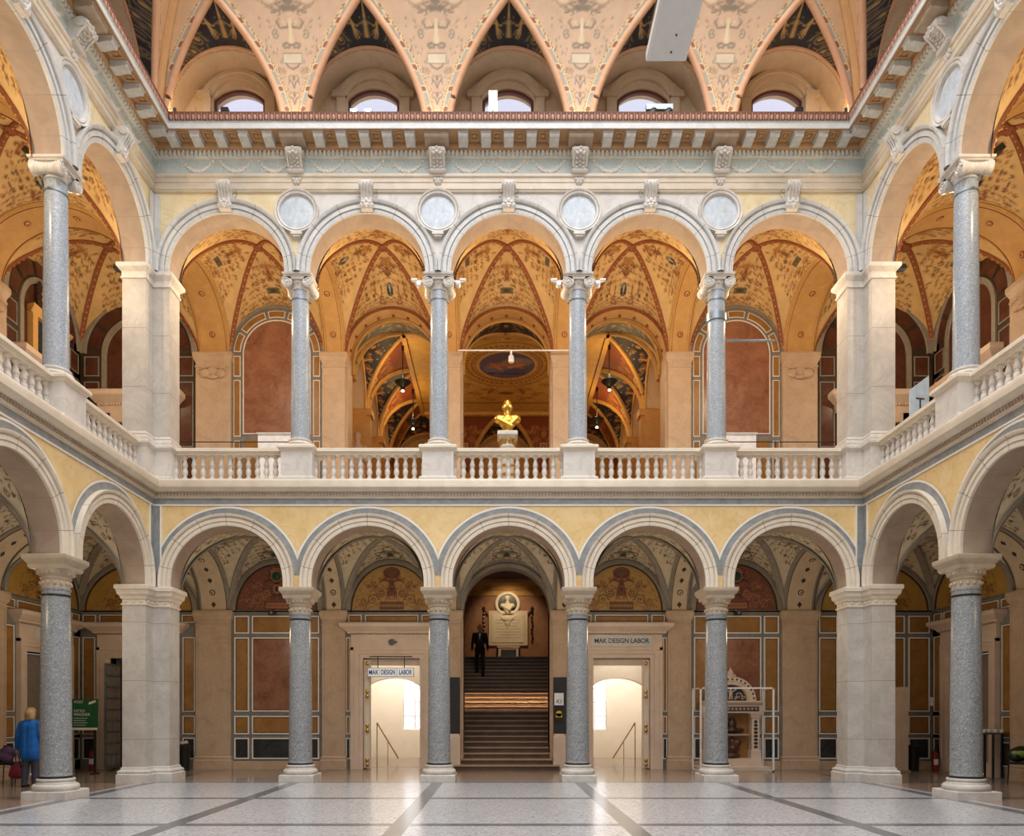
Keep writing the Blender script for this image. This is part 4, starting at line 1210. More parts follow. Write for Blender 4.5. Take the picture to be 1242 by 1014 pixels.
# ================================================================== floors, rear wall
b = MB(); b.quad((-W-.2, -3, 0), (W+.2, -3, 0), (W+.2, D+.1, 0), (-W-.2, D+.1, 0), 0)
b.quad((-12.3, D+.1, 0), (12.3, D+.1, 0), (12.3, D+G+.7, 0), (-12.3, D+G+.7, 0), 1)
for s in (-1, 1):
    x0, x1 = sorted((s*(W+.2), s*12.3)); b.quad((x0, -3, 0), (x1, -3, 0), (x1, D+.1, 0), (x0, D+.1, 0), 1)
struct(b.build('floor', ['terrazzo', 'gallery_floor'], smooth=False), 'pale terrazzo court floor with grey bands and brown passage floors', 'floor')
b = MB(); b.box(-12.5, 12.5, -3.3, -3, 0, 15)
for s in (-1, 1):
    x0, x1 = sorted((s*W, s*(W+T))); b.box(x0, x1, -3, D-3.33-PITCH*3+.0, 0, 15)
struct(b.build('wall_front', 'marble_white', smooth=False), 'court wall behind the viewer', 'wall')
# ================================================================== coves with lunettes
def cove(frame_loc, rot, Lh, centers, wf, v0, z0, run, rise, tmax, mats, paint_p, paint_l, archv, ar, azc, soff_to, name, rib_mat, rib_r, nS=40, nT=60, parent=None, lab='', apex_pow=1.9):
    Rr = (run*run+rise*rise)/(2*run); pa = math.atan2(rise, Rr-run)
    tp = np.linspace(0, tmax, nT)
    ph = tp*pa; d = Rr*(1-np.cos(ph)); z = z0+Rr*np.sin(ph); arc = Rr*ph
    w = np.where(tp <= 1, wf*(1-np.clip(tp, 0, 1)**apex_pow), 0.)
    root = parent
    first_p = None
    cs = sorted(centers)
    segs = [(None, cs[0])]+list(zip(cs[:-1], cs[1:]))+[(cs[-1], None)]
    for c0, c1 in segs:
        uL = (c0+w) if c0 is not None else np.minimum(-(Lh-d), cs[0]-w-.001)
        uR = (c1-w) if c1 is not None else np.maximum(Lh-d, cs[-1]+w+.001)
        s = np.linspace(0, 1, nS)[:, None]; s = .4*s+.6*(.5-.5*np.cos(pi*s))
        U = uL[None]+(uR-uL)[None]*s
        e0 = (U-uL[None]) if c0 is not None else np.full_like(U, 9.); e1 = (uR[None]-U) if c1 is not None else np.full_like(U, 9.)
        e = np.minimum(e0, e1)
        mid = (uL+uR)/2 if (c0 is not None and c1 is not None) else np.where(True, (uL if c0 is None else uR), 0)
        X = abs(U-mid[None]); Yy = np.broadcast_to(arc[None], U.shape)
        cols = paint_p(X.ravel(), Yy.ravel(), e.ravel(), c0 is not None and c1 is not None)
        P = np.stack([U, np.broadcast_to((v0-d)[None], U.shape), np.broadcast_to(z[None], U.shape)], -1)
        b = MB(); b.grid(P, 0, cols)
        b.build('pendentive', mats[0], root, ang=60, merge=False)
    # lunettes
    k = int(np.searchsorted(tp, 1.0)); t1 = 1-(1-np.linspace(0, 1, 120))**1.25
    ph1 = t1*pa; d1 = Rr*(1-np.cos(ph1)); z1 = z0+Rr*np.sin(ph1); w1 = wf*(1-t1**apex_pow)
    zc = azc
    q = np.clip((z1-zc)/(z1[-1]-zc), 0, 1)
    aa = np.arcsin(np.clip(q, 0, 1)**1.05)
    ax = np.where(z1 <= zc, ar, ar*np.cos(aa)); az = np.where(z1 <= zc, z1, zc+ar*np.sin(aa))
    nv = 56; f = np.linspace(0, 1, nv)
    lun = None
    for c in cs:
        if lun is not None:
            for o in lun: inst(o, root, (c, 0, 0))
            continue
        lun = []
        b = MB()
        for sg in (-1, 1):
            U = sg*(w1[:, None]*(1-f)+ax[:, None]*f); V = (v0-d1)[:, None]*(1-f)+archv*f+0*U; Z = z1[:, None]*(1-f)+az[:, None]*f
            cols = paint_l(abs(U).ravel(), (Z-.75*V).ravel()-(azc+ar-.75*archv), np.broadcast_to(t1[:, None], U.shape).ravel(), np.broadcast_to(f[None], U.shape).ravel())
            b.grid(np.stack([U, V, Z], -1), 0, cols)
        lun.append(b.build('lunette_field', mats[1], root, (c, 0, 0), ang=60, merge=False))
        # ribs along the lunette edge and wall arch
        b = MB()
        pts = [(w1[i]+rib_r*.85, v0-d1[i], z1[i]) for i in range(0, len(t1), 3)]+[(rib_r*.3, v0-d1[-1]-.03, z1[-1]+rib_r)]
        full = [(-x, y, zz) for x, y, zz in pts]+[(x, y, zz) for x, y, zz in pts[::-1]][1:]
        b.tube(full, rib_r, 8)
        ap = [(ax[i], archv, az[i]) for i in range(len(t1))]
        full = [(-x, y, zz) for x, y, zz in ap]+[(x, y, zz) for x, y, zz in ap[::-1]][1:]
        b.tube(full, rib_r*.5, 8)
        lun.append(b.build('lunette_rib', rib_mat, root, (c, 0, 0), ang=50))
        if soff_to is not None:
            b = MB()
            b.arc([(ar, archv), (ar-.02, archv+.02), (ar-.02, soff_to)], 0, azc, n=41, stilt=azc-z0)
            for t in np.linspace(.02, pi-.02, 60):
                b.ell(((ar-.025)*cos(t), archv+.06, azc+(ar-.025)*sin(t)), (.018, .018, .018), 6, 4)
            lun.append(b.build('arch_soffit', 'cove_beige', root, (c, 0, 0), ang=40))
    return Rr, pa
OR, BE, GY = '#d9aa7c', '#dcc6a2', '#b3ad9a'
def paint_main(x, y, e, inner):
    p = Pt(x, y, '#dab896'); p.aa = .02
    B1, B2, B3 = '#b69672', '#93836e', '#e4d0ae'
    if inner:
        for (yy, s) in ((.62, .5), (.95, .55)):
            p.path([(0, yy-.1), (.04, yy+.02), (.10, yy+.05), (.12, yy-.02)], .016, .01, B2); p.ell(0, yy+.1, .03, .06, B2); p.path([(.02, yy+.12), (.08, yy+.15), (.12, yy+.1)], .014, .01, B1)
        p.box(0, 1.42, .22, .10, B3); p.box(0, 1.42, .22, .10, B2, .018); p.path([(0, 1.22), (.1, 1.26), (.16, 1.33)], .02, .015, B2)
        p.box(0, 1.62, .16, .018, B2); p.figure(0, 1.62, .52, '#e8d3a8'); p.path([(.02, 1.66), (.12, 1.70), (.20, 1.64)], .025, .015, B2)
        p.path([(.05, 1.98), (.22, 1.96), (.30, 2.06), (.24, 2.12)], .02, .014, B2)
        p.ell(.34, 1.86, .07, .085, B2); p.ell(.34, 1.86, .045, .06, BE); p.ell(.34, 1.86, .02, .03, B2)
        p.box(0, 2.30, .14, .05, B2); p.ell(0, 2.42, .11, .07, B2); p.scroll(.10, 2.30, .5, B2, 1, B1)
        p.ell(.42, 2.55, .24, .22, B1, .03); p.ell(.42, 2.55, .18, .16, B3); p.scroll(.16, 1.2, .3, B1, -1, B2)
        p.vase(2.9, 2., B1, B2); p.scroll(.2, 3.1, .9, B1, 1, B2)
        g = np.random.default_rng(4)
        for k in range(70):
            yy = .5+3*g.random(); p.ell(g.random()*(.1+.3*yy), yy, .015, .015+.02*g.random(), (B1, B2)[k % 2])
    c = p.c
    def band(a0, a1, col):
        m = (e >= a0) & (e < a1); c[m] = lin(col)
    band(-1, .115, OR); band(.115, .125, '#c79460'); band(.125, .145, '#efd9b0')
    band(.145, .235, GY)
    yy = (y/.42) % 1.
    m = (e >= .145) & (e < .235) & (abs(yy-.5) > .36); c[m] = lin('#e9cfa2')
    dd = np.hypot((yy-.0-np.round(yy))*.42, e-.19); m = (dd < .078); m2 = (dd < .056)
    c[m] = lin('#ecd6ac'); c[m2] = lin('#9c6a4a')
    band(.235, .255, '#efd9b0'); band(.255, .27, '#c08f5e'); band(.27, .31, '#e6c894')
    m = (e >= .28) & (e < .30) & (((y/.06) % 1.) < .5); c[m] = lin('#a5794e')
    if not inner:
        m = (x < .10); c[m] = lin('#e3b981')
        m = (abs(x-.12) < .02); c[m] = lin('#b98450')
        m = (e >= .33); c[m] = c[m]*.5+np.array(lin('#e4b67c'))*.5
    return c
def paint_black(x, y, t, f):
    p = Pt(x, y, '#26272c'); p.aa = .02
    g1, g2 = '#c9a766', '#8d7a54'
    p.vase(.34, .62, g1, g2); p.figure(.22, .16, .38, g1, .2); p.scroll(.42, .10, .7, g2, 1, g1); p.scroll(.62, -.15, .55, g2, 1, g1)
    p.path([(0, .2), (.0, .9)], .014, .01, g1)
    p.scroll(.10, .80, .3, g2, 1, g1); p.scroll(.14, 1.15, .25, g2, -1, g2); p.spiral(.95, -.35, .12, 0, 1.5, 1, .014, g2); p.spiral(1.08, -.62, .09, 0, 1.5, -1, .013, g2)
    gg = np.random.default_rng(9)
    for k in range(90): p.ell(gg.random()*1.2, -1+2.4*gg.random(), .014, .014+.012*gg.random(), g2)
    c = p.c
    m = f > .965; c[m] = lin('#d8bd8c')
    return c
CV = sempty('ceiling_cove', (0, 0, 0), 0, 'painted cove with black lunettes and gold figures above the cornice', 'ceiling')
cov = {}
for f in ('back', 'left', 'right'):
    e = sempty('cove_side', floc(f), frot(f)); e.parent = CV
    if f == 'back':
        cove(None, 0, W-.19, BAYS['back'], 1.30, -.19, 14.95, .65, 2.35, 1.62, ['painted_cove', 'painted_dark'], paint_main, paint_black, .10, 1.36, 15.70, .78, 'c', 'rib_orange', .075, parent=e, nS=84, nT=170)
        cov['back'] = e
    else:
        s = -1 if f == 'left' else 1
        # side coves share the bay rhythm; only the stretch near the back corner is in view
        Lc = 13.5/2+.0
        n = 4
        half = (3.33+PITCH*3)/2
        e.location = fpt(f, s*(half+.0), 0)
        cs = [(BAYS[f][j]-s*half) for j in range(4)]
        cove(None, 0, half-.19, cs, 1.30, -.19, 14.95, .65, 2.35, 1.62, ['painted_cove', 'painted_dark'], paint_main, paint_black, .10, 1.36, 15.70, .78, 'c', 'rib_orange', .075, parent=e, nS=48, nT=80)
# clerestory wall with windows (structure): one window per lunette
kw = 0
for f in ('back', 'left', 'right'):
    for j, u in enumerate(BAYS[f]):
        if f != 'back' and j > 2: continue
        kw += 1
        e = sempty(f'window_{kw}', fpt(f, u, .78), frot(f), f'segmental clerestory window in a cream surround above the {f} cornice, number {j+1} along it', 'window')
        if kw == 1:
            b = MB(); zt, zsg = 16.70, 16.42; hw_ = .62; cz = (zt**2-zsg**2-hw_**2)/(2*(zt-zsg)) if False else None
            rise = zt-zsg; Rs = (hw_**2+rise**2)/(2*rise); zcn = zt-Rs; a_ = math.asin(hw_/Rs)
            AA = np.linspace(-a_, a_, 21)
            b.box(-1.42, -hw_, 0, .35, 14.9, 17.3, 0); b.box(hw_, 1.42, 0, .35, 14.9, 17.3, 0); b.box(-hw_, hw_, 0, .35, 14.9, 15.35, 0)
            for p0, p1 in zip(AA[:-1], AA[1:]):
                for v in (0, .35): b.quad((Rs*sin(p0), v, zcn+Rs*cos(p0)), (Rs*sin(p1), v, zcn+Rs*cos(p1)), (Rs*sin(p1), v, 17.3), (Rs*sin(p0), v, 17.3), 0)
                b.quad((Rs*sin(p0), 0, zcn+Rs*cos(p0)), (Rs*sin(p1), 0, zcn+Rs*cos(p1)), (Rs*sin(p1), .35, zcn+Rs*cos(p1)), (Rs*sin(p0), .35, zcn+Rs*cos(p0)), 0)
            b.build('clerestory_wall', 'cove_beige', e, smooth=False)
            b = MB()
            for s in (-1, 1):
                q = sorted((s*.66, s*.88)); b.box(q[0], q[1], -.08, 0, 15, 16.55); q = sorted((s*.66, s*.98)); b.box(q[0], q[1], -.11, 0, 16.40, 16.55)
                q = sorted((s*1.04, s*1.30)); b.box(q[0], q[1], -.03, 0, 15.1, 16.2)
            b.arc([(.70, 0), (.70, -.08), (.80, -.09), (.82, -.12), (.90, -.12), (.90, 0)], 0, 16.15, .42, pi-.42, n=31)
            b.build('window_surround', 'cove_beige', e, ang=40)
            b = MB()
            for s in (-1, 1): q = sorted((s*.56, s*.62)); b.box(q[0], q[1], .08, .16, 15.35, 16.45)
            for p0, p1 in zip(AA[:-1], AA[1:]):
                b.add([(k_*Rs2*0+R2*sin(p), v, zcn+R2*cos(p)) for p in (p0, p1) for R2 in (Rs, Rs-.07) for v in (.08, .16) for k_, Rs2 in ((0, 0),)],
                      [(0, 2, 6, 4), (1, 5, 7, 3), (2, 3, 7, 6), (0, 4, 5, 1)])
            b.build('window_frame', 'window_brown', e, smooth=False)
            b = MB(); b.box(-.57, .57, .115, .125, 15.35, 16.68); b.build('pane', 'window_glass', e, smooth=False)
            w_src = e
        else:
            for ch in list(w_src.children): inst(ch, e, ch.location)
b = MB()   # attic wall between the windows, behind the pendentives
for s in (-1, 1): pass
for f in ('back',):
    pass
# ================================================================== staircase and landing
st = sempty('staircase', (0, 0, 0), 0, 'broad dark stone staircase rising through the middle arch', 'staircase')
Y0, SZ = D+G-.55, .15
b = MB()
for i in range(3):
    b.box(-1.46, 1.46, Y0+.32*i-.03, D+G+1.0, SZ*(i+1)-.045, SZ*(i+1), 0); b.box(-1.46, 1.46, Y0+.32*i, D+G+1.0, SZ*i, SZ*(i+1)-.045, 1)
b.build('lower_steps', ['tread_stone', 'riser_stone_shaded'], st, smooth=False)
b = MB()
n = 22; ys, ye = D+G+.42, 29.2
for i in range(n):
    y = ys+(ye-ys)*i/n; z = .45+(3.77-.45)*(i+1)/n
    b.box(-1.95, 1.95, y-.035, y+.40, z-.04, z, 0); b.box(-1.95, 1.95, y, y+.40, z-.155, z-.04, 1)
b.box(-1.95, 1.95, ye-.3, ye, 3.3, 3.6, 1); b.build('steps', ['tread_stone', 'riser_stone_shaded'], st, smooth=False)
b = MB(); b.box(-2.2, 2.2, ye-.03, 31.6, 3.4, 3.77)
b.build('landing', 'tread_stone', st, smooth=False)
b = MB()
for s in (-1, 1):
    x0, x1 = sorted((s*1.95, s*2.15)); b.box(x0, x1, D+G+.6, 31.6, 0, 7.3)
    x0, x1 = sorted((s*1.22, s*1.95)); b.box(x0, x1, D+G+.55, D+G+.62, 0, 4.5)
b.box(-2.2, 2.2, 31.5, 31.8, 0, 7.6)
b.box(-2.2, 2.2, D+G+.3, 31.8, 7.6, 7.75)
struct(b.build('wall_stair', 'stair_wall', None, smooth=False), 'reddish brown walls of the stairwell', 'wall')
b = MB()
b.mould([(0, 6.55), (.06, 6.55), (.06, 6.75), (.12, 6.80), (.12, 6.95), (.28, 7.05), (.30, 7.2), (0, 7.25)], -1.95, 1.95)
for i in range(3):
    for j in range(2):
        x = -1.3+1.3*i; frame_panel(b, x-.5, x+.5, 7.62, 7.62, 0) if False else None
o = b.build('cornice', 'ochre_plaster', st, (0, 31.5, 0), smooth=False)
b = MB()
for i in range(5):
    for y in (25.3, 26.8, 28.3, 29.8):
        x = -1.6+.8*i
        b.box(x-.33, x+.33, y-.6, y-.54, 7.52, 7.6, 0); b.box(x-.33, x+.33, y+.54, y+.6, 7.52, 7.6, 0); b.box(x-.33, x-.27, y-.6, y+.6, 7.52, 7.6, 0); b.box(x+.27, x+.33, y-.6, y+.6, 7.52, 7.6, 0)
        b.box(x-.2, x+.2, y-.4, y+.4, 7.56, 7.6, 1)
b.build('coffered_soffit', ['rib_ochre', 'rib_red'], st, smooth=False)
# stone newel blocks at the foot of the stair jambs
for s in (-1, 1):
    t = thing('newel_block', f'pale stone block at the foot of the {"left" if s < 0 else "right"} stair jamb', 'block', (s*1.46, D+G-.30, .0))
    b = MB(); b.loft(rect(-.17, .17, -.19, .19), [(0, .45), (0, .92), (-.03, .95), (-.03, .98), (-.05, 1.0)]); b.box(-.17, .17, -.19, .19, 0, .45); b.build('body', 'portal_stone', t, smooth=False)
    t = thing('notice_board', f'tall black notice board on the {"left" if s < 0 else "right"} stair jamb above the stone block', 'notice board', (s*1.53, D+G-.13, 1.02), 0)
    b = MB(); b.box(-.20, .20, 0, .03, 0, 1.55); b.build('panel', 'screen_dark', t, smooth=False)
    b = MB(); b.box(-.215, -.20, -.01, .035, -.01, 1.56); b.box(.20, .215, -.01, .035, -.01, 1.56); b.box(-.2, .2, -.01, .035, 1.55, 1.565); b.box(-.2, .2, -.01, .035, -.015, 0); b.build('frame', 'black_metal', t, smooth=False)
    if s > 0:
        t2 = thing('poster', 'small black and yellow poster with white lettering on the right notice board', 'poster', (1.47, D+G-.15, 1.30))
        b = MB(); b.box(-.13, .13, -.012, 0, 0, .84, 0); b.build('sheet', 'plastic_black', t2, smooth=False)
        b = MB(); b.lathe([(.001, -.016), (.085, -.016), (.085, -.012)], 20, (0, 0, .26), 'y', caps=False); b.box(-.09, .09, -.016, -.012, .16, .27); b.build('emblem', 'poster_yellow', t2, smooth=False)
        b = MB(); b.box(-.13, .13, -.0145, -.012, .50, .84); b.build('heading_field', 'sign_white', t2, smooth=False)
        text_at = (t2, )
def text(s, size, mat, parent, loc, name='lettering', rot=(pi/2, 0, 0), ext=.002, align='CENTER', sx=1., bold=0.):
    cu = bpy.data.curves.new(name, 'FONT'); cu.body = s; cu.size = size; cu.extrude = ext; cu.align_x = align; cu.align_y = 'CENTER'; cu.offset = bold
    cu.materials.append(M(mat))
    tmp = bpy.data.objects.new(name, cu); COL.objects.link(tmp)
    dg = bpy.context.evaluated_depsgraph_get(); dg.update()
    me = bpy.data.meshes.new_from_object(tmp.evaluated_get(dg)); me.name = name
    bpy.data.objects.remove(tmp); bpy.data.curves.remove(cu)
    if not me.materials: me.materials.append(M(mat))
    o = bpy.data.objects.new(name, me); COL.objects.link(o); o.parent = parent; o.location = loc; o.rotation_euler = rot; o.scale = (sx, 1, 1)
    return o
text('KI', .17, 'text_dark', t2, (.0, -.018, .60))
# right-hand stair rail
t = thing('handrail', 'slanting pale stair handrail on the right stair wall', 'handrail', (1.9, 25, 0))
b = MB(); b.tube([(-.06, 2.0, 3.75), (-.06, -1.2, 2.45)], .035, 8); 
b.build('rail', 'gray_metal', t); b = MB()
for y in (1.6, .2, -1.0): z = 3.75+(y-2)*.406; b.tube([(-.06, y, z), (.03, y, z-.05)], .015, 6)
b.build('bracket', 'black_metal', t)
# landing monument: slab, base, oval niche with bust, ribbon
Yw = 31.48
t = thing('memorial_tablet', 'large pale marble memorial tablet on the landing wall', 'tablet', (.19, Yw, 4.43))
b = MB(); b.box(-.82, .82, -.10, 0, 0, 1.47); b.build('frame', 'portal_stone', t, smooth=False)
b = MB(); b.box(-.66, .66, -.13, -.10, .12, 1.34); b.build('inscribed_slab', 'cream_stone', t, smooth=False)
b = MB()
for i in range(8): 
    L = .5 if i % 3 else .38; b.box(-L, L, -.133, -.13, 1.18-.125*i, 1.20-.125*i)
b.build('inscription', 'soffit_stone', t, smooth=False)
t = thing('wall_box', 'low pale stone bench block with a dark panel below the memorial tablet', 'stone block', (.2, Yw, 3.77))
b = MB(); b.box(-.46, .46, -.3, 0, 0, .12); b.box(-.42, .42, -.26, 0, .12, .55); b.box(-.48, .48, -.3, 0, .55, .62); b.build('body', 'portal_stone', t, smooth=False)
b = MB(); b.box(-.32, .32, -.28, -.25, .18, .47); b.build('panel', 'black_marble', t, smooth=False)
t = thing('oval_niche', 'round pale stone frame with a dark niche above the memorial tablet', 'niche', (.16, Yw, 6.18))
b = MB(); b.lathe([(.40, -.0), (.40, -.10), (.43, -.13), (.50, -.13), (.53, -.10), (.53, 0)], 40, axis='y', caps=False); b.build('ring', 'cream_stone', t, ang=40)
b = MB(); b.lathe([(.001, -.04), (.40, -.04), (.41, -.0)], 32, axis='y', caps=False); b.build('back', 'black_marble', t)
b = MB(); b.ell((0, -.12, -.62), (.26, .10, .16), 14, 8); b.ell((0, -.12, -.80), (.14, .08, .14), 10, 6); b.ell((0, -.11, -.97), (.06, .05, .07), 8, 6)
for s in (-1, 1): b.ell((s*.2, -.12, -.6), (.1, .08, .1), 10, 6)
b.build('bracket', 'cream_stone', t)
t = thing('garland_swag', 'dark carved garland hung over the memorial tablet', 'garland', (.18, Yw, 0))
b = MB()
for s in (-1, 1):
    b.tube([(s*1.02, -.06, 5.95+.05*0), (s*.85, -.06, 5.72), (s*.65, -.06, 5.68), (s*.45, -.06, 5.75)], .035, 7)
    for k in range(9): b.ell((s*1.02+.02*sin(k*2), -.05, 5.95-.17*k), (.05, .04, .07), 7, 5)
    b.ell((s*1.02, -.06, 6.02), (.07, .05, .07), 8, 6)
b.build('ribbon', 'bronze', t)
# bust helper: merged ellipsoids remeshed into one skin
def blob(name, parts, mat, parent, loc=(0,0,0), vox=.02, smooth_it=4, rotz=0):
    b = MB()
    for p in parts:
        if p[0] == 'e': b.ell(p[1], p[2], 16, 12, 0, p[3] if len(p) > 3 else None)
        elif p[0] == 'c':
            A_, B_, r0, r1 = Vector(p[1]), Vector(p[2]), p[3], p[4]
            b.tube([A_, A_.lerp(B_, .5), B_], [r0, (r0+r1)/2, r1], 12); b.ell(A_, (r0,)*3, 12, 8); b.ell(B_, (r1,)*3, 12, 8)
    o = b.build(name, mat, parent, loc, rotz, merge=False, ang=180)
    m_ = o.modifiers.new('r', 'REMESH'); m_.mode = 'VOXEL'; m_.voxel_size = vox; m_.use_smooth_shade = True
    m_ = o.modifiers.new('s', 'SMOOTH'); m_.iterations = smooth_it; m_.factor = .5
    return o
def bust_parts(k, beard=True):
    P = [('e', (0, 0, .80*k), (.125*k, .14*k, .165*k)), ('e', (0, -.10*k, .79*k), (.022*k, .04*k, .04*k)), ('e', (0, .02*k, .88*k), (.125*k, .135*k, .10*k)),
         ('c', (0, .01*k, .52*k), (0, 0, .72*k), .12*k, .095*k), ('c', (-.27*k, .02*k, .42*k), (.27*k, .02*k, .42*k), .13*k, .13*k), ('e', (0, 0, .33*k), (.27*k, .16*k, .20*k)),
         ('e', (0, 0, .16*k), (.17*k, .12*k, .12*k)), ('c', (0, 0, .05*k), (0, 0, .15*k), .11*k, .10*k), ('e', (-.11*k, 0, .79*k), (.02*k, .03*k, .04*k)), ('e', (.11*k, 0, .79*k), (.02*k, .03*k, .04*k)),
         ('c', (-.28*k, -.06*k, .40*k), (.12*k, -.15*k, .16*k), .06*k, .05*k), ('c', (.28*k, -.04*k, .42*k), (.10*k, -.14*k, .22*k), .06*k, .05*k),
         ('e', (-.05*k, -.115*k, .83*k), (.03*k, .02*k, .015*k)), ('e', (.05*k, -.115*k, .83*k), (.03*k, .02*k, .015*k))]
    if beard: P += [('e', (-.09*k, -.07*k, .71*k), (.075*k, .075*k, .11*k)), ('e', (.09*k, -.07*k, .71*k), (.075*k, .075*k, .11*k)), ('c', (-.07*k, -.11*k, .755*k), (.07*k, -.11*k, .755*k), .025*k, .025*k)]
    return P
t = thing('bust', 'white stone bust in the round niche above the landing', 'bust', (.16, Yw-.15, 5.78))
blob('figure', bust_parts(.78, False), 'cream_stone', t, vox=.02)
# gilded bust in the gallery
t = thing('gilded_bust', 'gilded bust of a bearded man on the gallery behind the middle balustrade', 'bust', at(615.5, 526, 18.55))
blob('figure', bust_parts(.86), 'gold', t, vox=.016, smooth_it=3)
z0 = t.location.z
t = thing('bust_pedestal', 'round white and gold pedestal carrying the gilded bust', 'pedestal', (t.location.x, 18.55, 6.85))
h = z0-6.85
b = MB(); b.loft(rect(-.28, .28, -.28, .28), [(0, 0), (0, .18), (-.04, .22)]); b.lathe([(.24, .22), (.25, .28), (.2, .33), (.17, .36), (.16, h-.42), (.2, h-.36), (.16, h-.30), (.17, h-.16), (.22, h-.10)], 28)
b.loft(rect(-.25, .25, -.25, .25), [(0, h-.10), (0, h-.03), (-.03, h)]); b.build('column', 'marble_white', t, ang=40)
b = MB()
for z in (.40, .62, .84, 1.06): b.lathe([(.16, z), (.19, z+.02), (.19, z+.06), (.16, z+.08)], 28)
for k in range(10): a = 2*pi*k/10; b.ell((.19*cos(a), .19*sin(a), h-.23), (.05, .05, .07), 8, 6)
b.build('gilding', 'gold', t)
# ================================================================== white rooms behind the two doors
for s, nm in ((-1, 'left'), (1, 'right')):
    b = MB(); x0, x1 = sorted((s*2.16, s*4.9)); ya, yb = D+G+.6, 26.0
    b.quad((x0, ya, .005), (x1, ya, .005), (x1, yb, .005), (x0, yb, .005), 1)
    b.quad((x0, ya, 3.7), (x1, ya, 3.7), (x1, yb, 3.7), (x0, yb, 3.7), 0)
    b.box(x0-.1, x0, ya, yb, 0, 3.7, 0); b.box(x1, x1+.1, ya, yb, 0, 3.7, 0)
    wx0, wx1 = sorted((s*2.72+0.0, s*3.58))
    b.box(x0, wx0, yb, yb+.3, 0, 3.7, 0); b.box(wx1, x1, yb, yb+.3, 0, 3.7, 0); b.box(wx0, wx1, yb, yb+.3, 0, .98, 0); b.box(wx0, wx1, yb, yb+.3, 2.95, 3.7, 0)
    # cross arch inside the room
    c = (x0+x1)/2; hw = 1.02
    ya2 = 23.2
    for a0, a1 in zip(np.linspace(0, pi, 21)[:-1], np.linspace(0, pi, 21)[1:]):
        for v in (ya2, ya2+.4): b.quad((c+hw*cos(a0), v, 2.05+.62*sin(a0)), (c+hw*cos(a1), v, 2.05+.62*sin(a1)), (c+hw*cos(a1), v, 3.7), (c+hw*cos(a0), v, 3.7), 0)
        b.quad((c+hw*cos(a0), ya2, 2.05+.62*sin(a0)), (c+hw*cos(a1), ya2, 2.05+.62*sin(a1)), (c+hw*cos(a1), ya2+.4, 2.05+.62*sin(a1)), (c+hw*cos(a0), ya2+.4, 2.05+.62*sin(a0)), 0)
    b.box(x0, c-hw, ya2, ya2+.4, 0, 3.7, 0); b.box(c+hw, x1, ya2, ya2+.4, 0, 3.7, 0)
    b.box(x0, x1, ya-.02, ya+.02, 3.5, 3.7, 0)
    struct(b.build(f'wall_vestibule_{nm}', ['white_plaster', 'gallery_floor'], None, smooth=False), f'white vestibule seen through the {nm} doorway', 'wall')
    kw += 1
    e = sempty(f'window_{kw}', ((wx0+wx1)/2, yb+.1, .98), 0, f'tall bright window at the back of the {nm} vestibule', 'window')
    b = MB(); hw = (wx1-wx0)/2
    for x in (-hw, -.025, hw-.05): b.box(x, x+.05, 0, .06, 0, 1.97)
    for z in (0, .48, .96, 1.44, 1.92): b.box(-hw, hw, .01, .05, z, z+.035)
    b.build('window_frame', 'white_metal', e, smooth=False)
    b = MB(); b.box(-hw, hw, .025, .03, 0, 1.97); b.build('pane', 'daylit_pane', e, smooth=False)
    # sloping handrail inside the room, folded door leaf with brass fittings
    t = thing('handrail', f'thin dark slanting handrail inside the {nm} doorway', 'handrail', (s*3.93, 22.5, 0))
    b = MB(); b.tube([(s*.0, .1, 1.28), (-s*.50, 1.2, .14)], .02, 8); b.tube([(s*.0, .1, 1.28), (s*.0, .1, .0)], .016, 6); b.tube([(-s*.25, .65, .71), (-s*.25, .65, 0)], .012, 6); b.build('rail', 'brass', t)
    d_ = DOORS[1 if s < 0 else 2]
    b = MB(); x = s*.78
    q = sorted((x, x-s*.06)); b.box(q[0], q[1], -.05, .75, .03, 3.08, 0)
    q = sorted((x, x-s*.20)); b.box(q[0], q[1], -.06, -.01, .03, 3.08, 0)
    for z in (.3, 1.15, 2.1): b.box(q[0]+.04, q[1]-.04, -.08, -.06, z, z+.65, 1)
    o = b.build('door_leaf', ['portal_stone', 'cream_stone'], d_, smooth=False)
    b = MB(); xm = (q[0]+q[1])/2
    for z in (.12, .25, 1.08, 1.22, 2.05, 2.18, 2.98): b.ell((xm, -.09, z), (.05, .03, .06), 8, 6)
    b.build('fitting', 'brass', o)
    b = MB(); b.box(-.8, .8, .1, .16, 2.93, 3.13); b.build('transom', 'portal_stone', d_, smooth=False)
# ================================================================== staircase hall behind the gallery
HX, HY0, HY1 = 4.5, D+G+.6, 30.3
HC = (HY0+HY1)/2
hall = sempty('ceiling_hall', (0, 0, 0), 0, 'golden painted ceiling of the staircase hall behind the gallery', 'ceiling')
def paint_redp(x, y, e, inner):
    p = Pt(x, y, '#84452a'); p.aa = .02; c1, c2 = '#c08a4a', '#a86a3a'
    p.box(0, 1.0, .14, .14, '#e0bd7c'); p.box(0, 1.0, .09, .09, '#6b4a2a'); p.box(0, 1.0, .04, .04, '#e9cc90')
    p.scroll(.16, 1.25, .6, c1, 1, c2); p.scroll(.10, .62, .35, c1, -1, c2); p.scroll(.2, 1.65, .8, c1, 1, c2); p.vase(1.5, 1., c1, c2); p.scroll(.2, .95, .4, c2, 1, c1)
    g = np.random.default_rng(2)
    for k in range(60): yy = 2.2*g.random(); p.ell(g.random()*yy*.6, yy, .02, .02, c2)
    c = p.c
    m = e < .15; c[m] = lin('#cf9b4a'); m = (e < .02) | (abs(e-.15) < .012); c[m] = lin('#a06c30')
    return c
